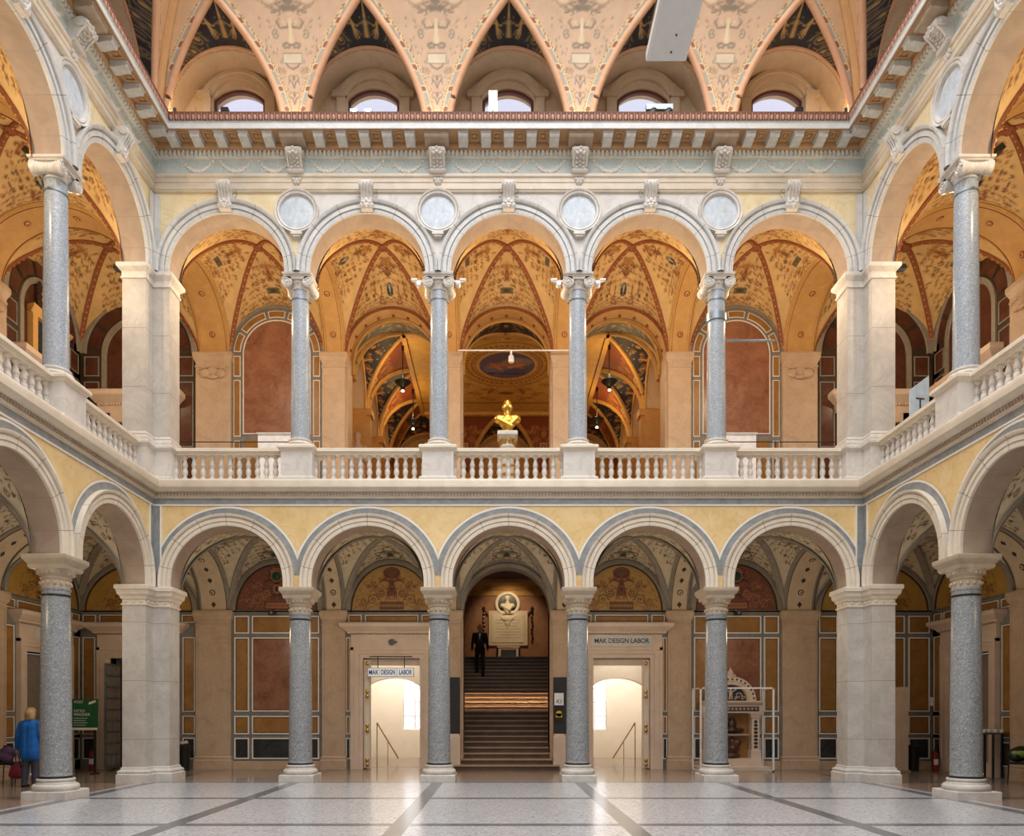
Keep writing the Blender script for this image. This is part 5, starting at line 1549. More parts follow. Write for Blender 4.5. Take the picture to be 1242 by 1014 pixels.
def paint_blk2(x, y, t, f):
    p = Pt(x, y, '#24202a'); p.aa = .02; g1, g2 = '#c98f45', '#8f6a3c'
    p.ell(0, .0, .20, .16, '#b5702e'); p.ell(0, .0, .14, .11, g1); p.figure(.34, -.12, .36, g1, .3); p.scroll(.5, -.1, .6, g2, 1, g1); p.scroll(.16, .25, .4, g2, 1, g1); p.scroll(.2, .6, .4, g2, -1, g1); p.ell(0, .5, .07, .1, g1)
    g = np.random.default_rng(3)
    for k in range(50): p.ell(g.random()*1.2, -1+2.4*g.random(), .02, .02, '#b9ad8c')
    c = p.c
    m = f > .94; c[m] = lin('#c08c44')
    return c
fr = [((0, HY0, 0), pi, HX, [-3.2, 0., 3.2], 1.28, 1.24), ((0, HY1, 0), 0, HX, [-3.2, 0., 3.2], 1.28, 1.24),
      ((-HX, HC, 0), pi/2, (HY1-HY0)/2, [22.98-HC, 25.42-HC, 27.86-HC], 1.0, .98), ((HX, HC, 0), -pi/2, (HY1-HY0)/2, [HC-27.86, HC-25.42, HC-22.98], 1.0, .98)]
for i, (loc, rot, Lh, cs, wf, ar) in enumerate(fr):
    e = sempty('cove_side', loc, rot); e.parent = hall
    cove(None, 0, Lh, cs, wf, 0., 11.4, 1.3, 1.9, 1.0, ['painted_dark', 'painted_dark'], paint_redp, paint_blk2, .02, ar, 11.74, None if i == 0 else .5, 'c', 'rib_ochre', .085, parent=e, nS=48, nT=60)
# flat ceiling with a round painting
nx, ny = 150, 150
xs = np.linspace(-3.25, 3.25, nx); yz = np.linspace(HY0+1.25, HY1-1.25, ny)
Xg, Yg = np.meshgrid(xs, yz, indexing='ij')
cxp, cyp = .06, 25.05
p = Pt(abs(Xg-cxp), Yg-cyp, '#cda250'); p.aa = .02
c1, c2, c3 = '#8a5a2a', '#b5803c', '#a04f2c'
for r0, r1, col in ((1.62, .05, c1), (1.50, .03, c2), (1.22, .05, c1), (1.12, .07, c3), (1.0, .05, '#e3c078')): p.ell(0, 0, r0, r0, col, r1)
for k in range(24): a = pi*k/24-pi/2; p.ell(1.36*cos(a), 1.36*sin(a), .06, .06, c1); p.ell(1.07*cos(a+.06), 1.07*sin(a+.06), .03, .03, '#e3c078')
for (x, y, s, fl) in ((.3, 1.9, 1.0, 1), (.2, -1.9, 1.0, -1), (.9, 2.2, .8, 1), (.9, -2.1, .8, -1), (.1, -2.4, .8, 1), (1.2, 1.5, .8, -1), (1.2, -1.5, .8, 1), (.4, 2.6, .9, 1), (1.7, -.4, .9, 1), (1.7, .5, .9, -1)): p.scroll(x, y, s, c1, fl, c3)
p.ell(0, -2.15, .22, .14, c3); p.ell(0, -1.85, .1, .1, c1); p.ell(1.75, -1.75, .42, .42, c1, .05); p.ell(1.75, -1.75, .32, .32, c2, .04); p.ell(1.75, -1.75, .2, .2, '#7e8a8a'); p.ell(1.75, -1.75, .1, .16, c3)
p.ell(0, 2.15, .3, .12, c1); p.figure(.5, 1.75, .5, c1, .3)
for q in (-3.05, 3.0): p.path([(0, q), (3.2, q)], .06, .06, c2); p.path([(0, q), (3.2, q)], .02, .02, c1)
p2 = Pt(Xg-cxp, Yg-cyp, '#000000'); p2.aa = .025; p2.c = p.c
p2.ell(0, 0, .94, .94, '#6a5f78'); p2.ell(-.3, .2, .5, .45, '#7b7596'); p2.ell(.35, -.25, .5, .3, '#8f8a94'); p2.ell(.3, .45, .4, .25, '#5c5a7c')
p2.figure(-.02, .25, -.75, '#cf9a5e', .1); p2.cap(-.05, -.1, .5, .15, .12, .07, '#c0703e'); p2.cap(.0, -.2, -.55, .1, .12, .08, '#b97b4c'); p2.ell(.45, -.2, .16, .1, '#c98450'); p2.cap(-.6, .55, .6, .6, .06, .05, '#4a4250'); p2.cap(.1, .1, .55, -.05, .08, .05, '#d2a070'); p2.cap(-.5, -.1, -.2, .25, .07, .07, '#c8875a')
b = MB(); b.grid(np.stack([Xg, Yg, np.full_like(Xg, 13.3)], -1), 0, p2.c); b.build('flat_ceiling', 'painted_vault', hall, merge=False)
b = MB()
for s in (-1, 1):
    x0, x1 = sorted((s*3.25, s*3.1)); b.box(x0, x1, HY0+1.25, HY1-1.25, 13.2, 13.32)
b.box(-3.2, 3.2, HY1-1.42, HY1-1.25, 13.18, 13.32); b.box(-3.2, 3.2, HY0+1.25, HY0+1.4, 13.2, 13.32)
b.build('ceiling_moulding', 'rib_ochre', hall, smooth=False)
b = MB()
for s in (-1, 1):
    x0, x1 = sorted((s*(HX+.5), s*(HX+.8))); b.box(x0, x1, HY0, HY1+.8, 7.6, 14.4, 0)
    for c in (24.2, 26.64): x0, x1 = sorted((s*HX, s*(HX+.6))); b.box(x0, x1, c-.24, c+.24, 7.6, 11.45, 1); x0, x1 = sorted((s*(HX-.12), s*HX)); b.box(x0, x1, c-.18, c+.18, 7.6, 11.2, 1); x0, x1 = sorted((s*(HX-.18), s*HX)); b.box(x0, x1, c-.24, c+.24, 11.2, 11.42, 1)
    for y0, y1 in ((HY0, HY0+.12), (28.86, HY1+.6)): x0, x1 = sorted((s*HX, s*(HX+.6))); b.box(x0, x1, y0, y1, 7.6, 11.45, 1)
b.box(-5.3, 5.3, HY1+.5, HY1+.8, 7.6, 14.4, 0)
for u in (-1.6, 1.6): b.box(u-.34, u+.34, HY1, HY1+.55, 7.6, 11.45, 1)
b.box(-5.3, 5.3, HY0-.58, HY1+.8, 14.4, 14.5, 1)
struct(b.build('wall_hall', ['ochre_plaster', 'ochre_plaster'], None, smooth=False), 'ochre walls of the staircase hall', 'wall')
b = MB()
for s in (-1, 1): x0, x1 = sorted((s*2.2, s*5.3)); b.box(x0, x1, HY0, HY1+.8, 7.45, 7.6)
struct(b.build('floor_hall', 'ochre_plaster', None, smooth=False), 'floor of the staircase hall', 'floor')
# pendant bowl lamps
for px, py, Y, zt, nm in ((488.5, 466, 23.5, 13.2, 'nearer lamp seen in the second gallery arch'), (501, 513, 26.6, 13.25, 'farther lamp seen in the second gallery arch'),
                   (739, 465, 23.5, 13.2, 'nearer lamp seen in the fourth gallery arch'), (724, 511, 26.6, 13.25, 'farther lamp seen in the fourth gallery arch')):
    c = at(px, py, Y)
    if 'pl' not in used:
        t = used['pl'] = thing('pendant_lamp', 'black bowl-shaped pendant lamp on a rod, '+nm, 'pendant lamp', c, 0, 'pendant lamps')
        b = MB(); b.lathe([(.02, -.20), (.06, -.19), (.07, -.10), (.12, -.06), (.22, .02), (.26, .07), (.25, .075), (.20, .03), (.02, -.02)], 28); b.build('bowl', 'black_metal', t, ang=40)
        b = MB(); b.tube([(0, 0, -.02), (0, 0, zt-c.z)], .016, 8); b.tube([(0, 0, zt-c.z-.15), (0, 0, zt-c.z)], .045, 10); b.build('rod', 'black_metal', t)
        b = MB(); b.ell((0, 0, -.215), (.045, .045, .03), 10, 6); b.ell((0, 0, .06), (.07, .07, .05), 10, 6); b.build('bulb', 'lamp_glow', t)
    else: dup(used['pl'], c, 0, 'black bowl-shaped pendant lamp on a rod, '+nm)
# ================================================================== people
def rotz_(p, a): return (p[0]*cos(a)-p[1]*sin(a), p[0]*sin(a)+p[1]*cos(a), p[2])
def hand_parts(wr, d, side, curl=.5, out=(0, -1, 0)):
    """hand hanging from wrist wr; d: direction of the fingers, out: direction the thumb points"""
    wr, d, out = Vector(wr), Vector(d).normalized(), Vector(out).normalized()
    lat = out; nrm = d.cross(lat).normalized()
    P = [('c', wr, wr+d*.05, .022, .030)]
    pc = wr+d*.065
    P += [('c', pc+lat*.022, pc-lat*.024, .017, .016), ('c', pc+d*.025+lat*.024, pc+d*.025-lat*.026, .013, .012)]
    for k, L in enumerate((.070, .078, .073, .058)):
        q = pc+d*.03+lat*(.028-.0185*k)
        a = q+d*L*.5+nrm*side*curl*.012; e = a+(d*L*.45+nrm*side*curl*.035)
        P += [('c', q, a, .0095, .0088), ('c', a, e, .0088, .0072)]
    q = wr+d*.03+lat*.022
    P += [('c', q, q+lat*.028+d*.024, .012, .0105), ('c', q+lat*.028+d*.024, q+lat*.036+d*.055, .0105, .0085)]
    return P
def face_parts(hc, k=1.):
    x, y, z = hc
    P = [('e', hc, (.077*k, .095*k, .118*k)), ('e', (x, y-.02*k, z-.06*k), (.058*k, .07*k, .065*k)), ('c', (x, y-.092*k, z+.01*k), (x, y-.108*k, z-.028*k), .010*k, .015*k),
         ('c', (x-.02*k, y-.088*k, z-.058*k), (x+.02*k, y-.088*k, z-.058*k), .007*k, .007*k), ('c', (x-.018*k, y-.085*k, z-.070*k), (x+.018*k, y-.085*k, z-.070*k), .008*k, .008*k)]
    for s in (-1, 1):
        P += [('e', (x+s*.078*k, y+.005*k, z-.012*k), (.012*k, .02*k, .032*k)), ('e', (x+s*.03*k, y-.082*k, z+.032*k), (.024*k, .014*k, .008*k)), ('e', (x+s*.032*k, y-.08*k, z-.01*k), (.012*k, .009*k, .008*k))]
    return P
# man in a dark suit coming down the stairs
mz = .45+(3.77-.45)*17/22
man = thing('person', 'person in a dark suit walking down the staircase with arms hanging at the sides', 'person', ((582-604)*27.22/900+CX, 27.22, mz))
h1, h2 = (-.10, .06, .90), (.10, .05, .90)                       # hips
k1, k2 = (-.11, -.06, .50), (.115, -.16, .47)
a1, a2 = (-.11, .06, .08), (.12, -.25, -.07)
sh1, sh2 = (-.20, .03, 1.44), (.20, .03, 1.44)
e1, e2 = (-.27, .06, 1.15), (.27, .02, 1.15)
w1_, w2_ = (-.28, -.04, .90), (.285, -.08, .90)
body = [('c', (0, .03, .95), (0, .03, 1.40), .12, .13), ('c', sh1, sh2, .06, .06), ('c', (0, .02, 1.42), (0, -.01, 1.58), .058, .052)]+face_parts((0, -.02, 1.665))
for h, kk, a, s, e, w in ((h1, k1, a1, sh1, e1, w1_), (h2, k2, a2, sh2, e2, w2_)):
    body += [('c', h, kk, .075, .05), ('c', kk, a, .05, .035), ('c', s, e, .048, .038), ('c', e, w, .036, .024)]
    sd = -1 if h[0] < 0 else 1
    body += hand_parts(w, (0, -.12, -1), sd, .6, (-sd*.2, -1, 0))
blob('body', body, 'skin', man, vox=.0085, smooth_it=2)
blob('hair', [('e', (0, .01, 1.72), (.083, .095, .075)), ('e', (0, .05, 1.68), (.078, .065, .085))], 'hair_dark', man, vox=.012)
jk = [('c', (0, .03, .93), (0, .03, 1.12), .165, .15), ('c', (-.05, .03, 1.15), (-.06, .03, 1.36), .14, .13), ('c', (.05, .03, 1.15), (.06, .03, 1.36), .14, .13), ('c', sh1, sh2, .075, .075), ('c', (-.09, .03, .84), (.09, .03, .84), .11, .11),
      ('c', sh1, e1, .072, .058), ('c', e1, w1_, .058, .046), ('c', sh2, e2, .072, .058), ('c', e2, w2_, .058, .046), ('c', (-.06, -.02, 1.46), (.06, -.02, 1.46), .05, .05)]
blob('jacket', jk, 'suit_black', man, vox=.016)
b = MB(); b.add([(-.045, -.125, 1.47), (.045, -.125, 1.47), (.0, -.155, 1.25), (0, -.12, 1.36)], [(0, 2, 1), (0, 1, 3), (1, 2, 3), (2, 0, 3)]); b.build('shirt', 'shirt_white', man, smooth=False)
blob('trousers', [('c', h1, k1, .098, .075), ('c', k1, (a1[0], a1[1], a1[2]+.0), .072, .062), ('c', h2, k2, .098, .075), ('c', k2, a2, .072, .062), ('c', (-.08, .05, .92), (.08, .05, .92), .115, .115)], 'suit_black', man, vox=.016)
for a in (a1, a2):
    blob('shoe', [('c', (a[0], a[1]+.02, a[2]-.035), (a[0], a[1]-.16, a[2]-.045), .042, .034), ('c', (a[0], a[1], a[2]), (a[0], a[1]-.05, a[2]-.03), .045, .04)], 'shoe_black', man, vox=.012)
# woman in a blue jacket standing behind the left column, seen from behind
wy = 15.85
wom = thing('person', 'person with short blond hair in a blue jacket, seen from behind beside the left column', 'person', ((37-604)*wy/900+CX, wy, 0), pi)
k = .95
def S(p): return (p[0]*k, p[1]*k, p[2]*k)
h1, h2 = S((-.10, .0, .88)), S((.10, .0, .88)); k1, k2 = S((-.10, -.04, .49)), S((.105, -.01, .49)); a1, a2 = S((-.10, -.0, .07)), S((.11, .05, .07))
sh1, sh2 = S((-.19, .0, 1.42)), S((.19, .0, 1.42)); e1, e2 = S((-.26, .03, 1.14)), S((.27, .02, 1.14)); w1_, w2_ = S((-.25, -.12, .93)), S((.33, -.04, .88))
body = [('c', S((0, 0, .95)), S((0, 0, 1.36)), .11, .10), ('c', sh1, sh2, .055, .055), ('c', S((0, .0, 1.40)), S((0, -.03, 1.56)), .052, .048)]+face_parts(S((0, -.04, 1.645)), .96)
for h, kk, a, s, e, w in ((h1, k1, a1, sh1, e1, w1_), (h2, k2, a2, sh2, e2, w2_)):
    body += [('c', h, kk, .08, .052), ('c', kk, a, .05, .036), ('c', s, e, .046, .036), ('c', e, w, .034, .022)]
    sd = -1 if h[0] < 0 else 1
    body += hand_parts(w, (sd*.05, -.1, -1), sd, 1.2 if sd > 0 else .6, (-sd*.2, -1, 0))
blob('body', body, 'skin', wom, vox=.0085, smooth_it=2)
blob('hair', [('e', S((0, -.02, 1.71)), (.098, .105, .085)), ('e', S((0, .03, 1.64)), (.105, .085, .12)), ('c', S((-.07, .03, 1.6)), S((-.075, .02, 1.53)), .045, .03), ('c', S((.07, .03, 1.6)), S((.075, .02, 1.53)), .045, .03), ('c', S((-.05, .06, 1.55)), S((.05, .06, 1.55)), .045, .045)], 'hair_blond', wom, vox=.012)
jk = [('c', S((-.06, .0, .80)), S((-.05, .0, 1.36)), .165, .145), ('c', S((.06, .0, .80)), S((.05, .0, 1.36)), .165, .145), ('c', sh1, sh2, .075, .075), ('c', sh1, e1, .075, .066), ('c', e1, w1_, .064, .05), ('c', sh2, e2, .075, .066), ('c', e2, w2_, .064, .05), ('c', S((-.06, .02, 1.46)), S((.06, .02, 1.46)), .07, .07), ('c', S((0, .02, 1.42)), S((0, .01, 1.50)), .075, .066), ('c', S((-.08, 0, .74)), S((.08, 0, .74)), .15, .15)]
blob('jacket', jk, 'jacket_blue', wom, vox=.016)
blob('trousers', [('c', h1, k1, .10, .078), ('c', k1, a1, .075, .062), ('c', h2, k2, .10, .078), ('c', k2, a2, .075, .062), ('c', S((-.08, 0, .88)), S((.08, 0, .88)), .12, .12)], 'trouser_gray', wom, vox=.016)
for a in (a1, a2):
    blob('shoe', [('c', (a[0], a[1]+.04, .042), (a[0], a[1]-.14, .035), .040, .033), ('c', (a[0], a[1]+.02, .07), (a[0], a[1]-.04, .05), .042, .038)], 'shoe_black', wom, vox=.012)
hx, hy = wom.location.x-w2_[0], wom.location.y-w2_[1]+.01
t = thing('handbag', 'dark red soft handbag held in the hand of the person in blue', 'handbag', (hx, hy, w2_[2]-.10))
blob('pouch', [('e', (0, 0, -.42), (.17, .10, .15)), ('e', (0, 0, -.34), (.12, .08, .12)), ('e', (-.08, 0, -.47), (.10, .085, .09)), ('e', (.08, 0, -.47), (.10, .085, .09))], 'bag_red', t, vox=.016)
b = MB()
for y in (-.035, .035): b.tube([(-.10, y, -.28), (-.06, y, -.1), (0, y*.3, .0), (.06, y, -.1), (.10, y, -.28)], .010, 7)
b.build('strap', 'plastic_black', t)
# ================================================================== chairs, table, bins and other passage furniture
def chair(label, loc, rz):
    t = thing('chair', label, 'chair', loc, rz)
    b = MB(); b.loft(rect(-.21, .21, -.21, .21), [(-.015, .44), (0, .45), (0, .475), (-.02, .485)]); b.build('seat', 'plastic_black', t, smooth=False)
    b = MB(); b.box(-.2, .2, .185, .21, .62, .86); b.build('backrest', 'plastic_black', t, smooth=False)
    for x in (-.19, .19):
        b = MB(); b.tube([(x, -.19, .45), (x, -.21, 0)], .012, 8); b.build('leg', 'black_metal', t)
        b = MB(); b.tube([(x, .22, 0), (x, .20, .45), (x, .205, .86)], .012, 8); b.build('leg', 'black_metal', t)
    return t
chair('black chair with a dark purple garment over it, by the left wall', at(3, 946, 16.4)*1-Vector((0, 0, at(3, 946, 16.4).z)), 2.0)
c = at(3, 946, 16.4)
t = thing('garment', 'dark purple garment heaped over the chair by the left wall', 'garment', (c.x, c.y, .49))
blob('folds', [('e', (0, .0, .12), (.22, .2, .12)), ('e', (.08, .05, .22), (.16, .15, .14)), ('e', (-.1, -.05, .18), (.14, .14, .12)), ('e', (.15, -.1, .08), (.12, .12, .10))], 'cloth_purple', t, vox=.02)
chair('black chair just left of the person in blue', (at(20, 946, 16.7).x, 16.75, 0), 2.6)
cr = at(1236, 946, 16.6)
chair('black chair carrying a green and black backpack by the right wall', (cr.x, cr.y, 0), -2.2)
t = thing('backpack', 'black and lime green backpack lying on the chair by the right wall', 'backpack', (cr.x-.02, cr.y, .49))
blob('body', [('e', (0, 0, .16), (.26, .17, .16)), ('e', (.06, -.02, .22), (.2, .15, .14)), ('e', (-.12, -.08, .12), (.12, .12, .11))], 'plastic_black', t, vox=.02)
blob('pocket', [('e', (-.02, -.14, .18), (.16, .06, .08)), ('e', (-.14, -.10, .2), (.08, .08, .06))], 'leaf_green', t, vox=.015)
tb = at(1207, 945, 17.9)
t = thing('high_table', 'narrow dark high table by the right wall holding small white cups', 'table', (tb.x, tb.y, 0))
b = MB(); b.loft(rect(-.36, .30, -.2, .2), [(0, 1.07), (0, 1.105), (-.01, 1.11)]); b.build('table_top', 'wood_dark', t, smooth=False)
for x in (-.15, .27):
    for y in (-.15, .15):
        b = MB(); b.loft(rect(x-.02, x+.02, y-.02, y+.02), [(0, 0), (0, 1.07)]); b.build('leg', 'black_metal', t, smooth=False)
for i, x in enumerate((-.30, -.18, -.02, .12)):
    nm = ['leftmost', 'second from the left', 'third from the left', 'rightmost'][i]
    c = (tb.x+x, tb.y-.05, 1.111)
    if i == 0:
        cup = thing('cup', f'small white cup on the high table, {nm} of four', 'cup', c, 0, 'white cups on the high table')
        b = MB(); b.lathe([(.03, 0), (.045, .03), (.05, .075), (.045, .08), (.04, .03), (.001, .01)], 16); b.build('bowl', 'sign_white', cup)
        b = MB(); b.tube([(.045, 0, .06), (.07, 0, .055), (.07, 0, .03), (.042, 0, .025)], .006, 6); b.build('handle', 'sign_white', cup)
    else: dup(cup, c, .4*i, f'small white cup on the high table, {nm} of four')
def extinguisher(label, c):
    t = thing('fire_extinguisher', label, 'fire extinguisher', c, 0, 'fire extinguishers')
    b = MB(); b.lathe([(.075, 0), (.085, .01), (.085, .42), (.075, .47), (.04, .51), (.03, .53)], 20); b.build('cylinder', 'red_enamel', t, ang=40)
    b = MB(); b.lathe([(.03, .53), (.03, .57), (.02, .58)], 12); b.box(-.015, .015, -.09, .02, .57, .585); b.box(-.015, .015, -.09, .02, .60, .615); b.build('valve', 'black_metal', t)
    b = MB(); b.tube([(.03, -.01, .55), (.10, -.02, .5), (.105, -.02, .3), (.095, -.02, .12)], .011, 7); b.build('hose', 'plastic_black', t)
    b = MB(); b.lathe([(.0855, .16), (.0865, .165), (.0865, .31), (.0855, .315)], 20, a0=-2.4, a1=-.7, caps=False); b.build('label_plate', 'sign_white', t)
    return t
c = at(112, 0, 20.6); extinguisher('red fire extinguisher on the floor behind the left column', (c.x, 20.6, 0))
c = at(1134, 0, 20.4); extinguisher('red fire extinguisher on the floor near the right corner pier', (c.x, 20.4, 0))
def bin_(label, c):
    t = thing('waste_bin', label, 'bin', c)
    b = MB(); b.lathe([(.14, 0), (.15, .01), (.165, .62), (.17, .64)], 24); b.build('body', 'plastic_black', t, ang=40)
    b = MB(); b.lathe([(.17, .64), (.172, .67), (.13, .70), (.12, .68)], 24); b.build('rim', 'black_metal', t)
    return t
c = at(224, 0, 20.7); bin_('black bin behind the left corner pier with crumpled paper on top', (c.x, 20.65, 0))
t = thing('paper', 'crumpled beige paper lying on top of the left bin', 'paper', (c.x+.0, 20.65, .70)); blob('sheet', [('e', (-.04, 0, .04), (.08, .06, .05)), ('e', (.05, .02, .06), (.06, .07, .06))], 'portal_stone', t, vox=.015)
c = at(1107, 0, 20.5); bin_('black bin behind the right corner pier', (c.x, 20.5, 0))
# green poster board
c = at(99, 866, 19.3)
t = thing('poster_board', 'green exhibition poster board on legs, half hidden by the left column', 'poster', (c.x, 19.3, 0))
b = MB(); b.box(-.48, .42, -.02, .02, 1.14, 1.95); b.build('board', 'sign_green', t, smooth=False)
b = MB(); b.box(-.48, .42, -.024, -.02, 1.14, 1.20); b.add([(.20, -.026, 1.80), (.38, -.026, 1.86), (.38, -.026, 1.92), (.20, -.026, 1.86)], [(0, 1, 2, 3)]); b.build('white_strip', 'text_white', t, smooth=False)
for x in (-.40, .34):
    b = MB(); b.box(x-.02, x+.02, -.02, .02, 0, 1.14); b.box(x-.03, x+.03, -.2, .2, 0, .03); b.build('leg', 'black_metal', t, smooth=False)
for s, z, sz, x in (('POST', 1.865, .10, -.06), ('OTTO', 1.63, .10, -.045), ('WAGNER', 1.54, .10, .02)): text(s, sz, 'text_white', t, (x, -.024, z))
b = MB()
for i in range(4): b.box(-.2, .16-.05*(i % 2), -.0225, -.02, 1.44-.06*i, 1.452-.06*i)
b.build('small_print', 'text_white', t, smooth=False)
# signs on the two portals
c = at(474, 815.5, 20.7)
t = thing('hanging_sign', 'white hanging sign with blue letters in front of the left doorway', 'sign', c)
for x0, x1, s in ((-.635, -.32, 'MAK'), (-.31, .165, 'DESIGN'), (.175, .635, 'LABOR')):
    b = MB(); b.box(x0, x1, -.02, .02, -.115, .115); o = b.build('panel', 'sign_added_glow', t, smooth=False)
    b = MB(); b.box(x0-.012, x1+.012, -.014, .014, -.127, .127); b.build('panel_frame', 'black_metal', o, smooth=False)
    text(s, .19, 'text_blue', o, ((x0+x1)/2, -.022, -.005), sx=.60 if s != 'MAK' else .68, bold=.004)
b = MB()
for x in (-.36, .38): b.tube([(x, 0, .12), (x, 0, .44)], .012, 8)
b.tube([(-.60, 0, .44), (.60, 0, .44)], .014, 8); b.build('hanger', 'black_metal', t)
t = thing('wall_badge', 'round dark green badge above the left doorway', 'badge', at(475, 779, D+G-.095))
b = MB(); b.lathe([(.001, -.05), (.085, -.05), (.09, -.04), (.09, 0)], 24, axis='y', caps=False); b.box(.06, .15, -.03, 0, -.03, .03); b.build('disc', 'badge_green', t, ang=40)
b = MB(); b.box(-.012, .012, -.056, -.05, -.05, .05); b.build('mark', 'black_metal', t, smooth=False)
t = thing('name_plate', 'white plate with dark capitals above the right doorway', 'sign', at(754, 777.5, D+G-.093))
b = MB(); b.box(-.86, .86, -.012, 0, -.15, .15); b.build('plate', 'marble_cool', t, smooth=False)
text('MAK DESIGN LABOR', .185, 'text_dark', t, (0, -.014, 0), sx=.90, bold=.004)
t = thing('name_plate', 'pale plate with dark letters above the doorway in the left outer wall', 'sign', fpt('left', VM, G-.093, 3.62), frot('left'))
b = MB(); b.box(-.6, .6, -.012, 0, -.14, .14); b.build('plate', 'marble_white', t, smooth=False)
t = thing('wall_plate', 'small white square plate on the wall in the right corner', 'plate', at(1133, 851, D+G-.03))
b = MB(); b.box(-.12, .12, -.02, 0, -.12, .12); b.build('plate', 'sign_white', t, smooth=False)
b = MB(); b.lathe([(.04, -.024), (.05, -.024), (.05, -.02)], 16, axis='y', caps=False); b.build('mark', 'soffit_stone', t)
c = at(1090, 933, 20.2)
t = thing('standing_board', 'tall narrow pale panel standing behind the right corner pier', 'panel', (c.x, 20.2, 0))
b = MB(); b.box(-.10, .10, -.3, .3, .0, 2.28); b.build('body', 'portal_stone', t, smooth=False)
b = MB(); b.box(-.14, .14, -.34, .34, 0, .05); b.build('base', 'soffit_stone', t, smooth=False)
# marble aedicule against the right wall
c = at(887, 930, D+G-.32)
t = thing('wall_fountain', 'white marble aedicule with arched mosaic pediment and black inlay', 'fountain', (c.x, D+G-.05, 0))
b = MB(); b.loft(rect(-1.0, 1.0, -.62, 0), [(0, 0), (0, .09), (-.03, .11)]); b.box(-.80, .80, -.42, 0, .11, .32); b.build('step', 'portal_stone', t, smooth=False)
for s in (-1, 1):
    b = MB(); x = s*.66
    b.box(x-.14, x+.14, -.36, -.05, .32, .52); b.loft(rect(x-.11, x+.11, -.33, -.08), [(.02, .52), (0, .56), (0, 1.42), (.02, 1.44), (.04, 1.52), (.06, 1.58)])
    o = b.build('pilaster', 'portal_stone', t, smooth=False)
    b = MB()
    for k_ in range(7): b.ell((x, -.335, .64+.1*k_), (.06, .012, .042), 6, 5)
    b.ell((x, -.335, 1.34), (.05, .03, .05), 8, 6)
    b.build('inlay', 'mosaic_dark', o)
b = MB(); b.mould([(.05, 1.58), (.36, 1.58), (.36, 1.80), (.40, 1.82), (.46, 1.88), (.46, 1.92), (.05, 1.92)], -.82, .82); b.build('entablature', 'portal_stone', t, smooth=False)
b = MB(); b.box(-.74, .74, -.37, -.36, 1.63, 1.76); 
b.build('inscription_band', 'mosaic_dark', t, smooth=False)
b = MB()
for k_ in range(13): b.ell((-.66+.11*k_, -.372, 1.695), (.04, .008, .035), 6, 5)
b.build('band_ornament', 'soffit_stone', t)
b = MB(); b.arc([(.44, -.05), (.44, -.30), (.47, -.34), (.52, -.34), (.55, -.37), (.66, -.37), (.68, -.33), (.68, -.05)], 0, 1.92, n=31); b.build('arch', 'portal_stone', t, ang=40)
b = MB()
for a in np.linspace(.12, pi-.12, 15): b.ell((.60*cos(a), -.372, 1.92+.60*sin(a)), (.03, .012, .03), 6, 5)
b.build('arch_inlay', 'mosaic_dark', t)
b = MB(); A = np.linspace(0, pi, 25)
b.add([(0, -.2, 1.92)]+[(.45*cos(a), -.2, 1.92+.45*sin(a)) for a in A], [(0, i+1, i+2) for i in range(24)]); b.build('mosaic_field', 'mosaic_dark', t, smooth=False)
b = MB()
b.ell((0, -.215, 2.24), (.035, .02, .045), 8, 6); b.ell((0, -.215, 2.13), (.05, .02, .08), 8, 6); b.tube([(-.02, -.215, 2.08), (-.04, -.215, 1.96)], .02, 6); b.tube([(.02, -.215, 2.08), (.04, -.215, 1.96)], .02, 6)
for s in (-1, 1):
    b.tube([(s*.04, -.215, 2.18), (s*.13, -.215, 2.22), (s*.17, -.215, 2.28)], .014, 6)
    for (cx_, cz_, r_) in ((.22, 2.06, .10), (.34, 2.0, .06), (.14, 1.99, .05)):
        b.tube([(s*cx_+r_*(1-.07*i)*cos(i*.6), -.215, cz_+r_*(1-.07*i)*sin(i*.6)) for i in range(12)], .014, 6)
b.build('mosaic_figure', 'portal_stone', t)
b = MB(); b.lathe([(.001, 0), (.08, .0), (.06, .05), (.09, .10), (.07, .16), (.03, .22), (.001, .28)], 12, (0, -.2, 2.58)); b.ell((-.1, -.2, 2.63), (.06, .04, .04), 8, 6); b.ell((.1, -.2, 2.63), (.06, .04, .04), 8, 6); b.build('finial', 'portal_stone', t)
b = MB(); b.box(-.55, .55, -.06, 0, .32, 1.58); b.build('niche_back', 'ochre_marble', t, smooth=False)
b = MB(); b.box(-.50, .50, -.30, 0, .95, 1.0); b.build('shelf', 'soffit_stone', t, smooth=False)
t2 = thing('urn', 'dark sculpted urn on the shelf of the marble aedicule', 'urn', (c.x+.05, D+G-.23, 1.0))
blob('vessel', [('e', (0, 0, .10), (.22, .12, .08)), ('e', (0, 0, .26), (.13, .1, .13)), ('e', (.2, 0, .1), (.14, .1, .06)), ('e', (-.2, 0, .1), (.14, .1, .06)), ('e', (0, 0, .40), (.09, .08, .06))], 'bronze', t2, vox=.02)
t2 = thing('mask_basin', 'dark red mask basin below the shelf of the marble aedicule', 'basin', (c.x+.05, D+G-.25, .33))
blob('mask', [('e', (0, 0, .30), (.2, .12, .26)), ('e', (-.14, -.04, .42), (.1, .08, .1)), ('e', (.14, -.04, .42), (.1, .08, .1)), ('e', (0, -.1, .25), (.08, .06, .07)), ('e', (0, 0, .06), (.24, .13, .07))], 'deep_red_marble', t2, vox=.02)
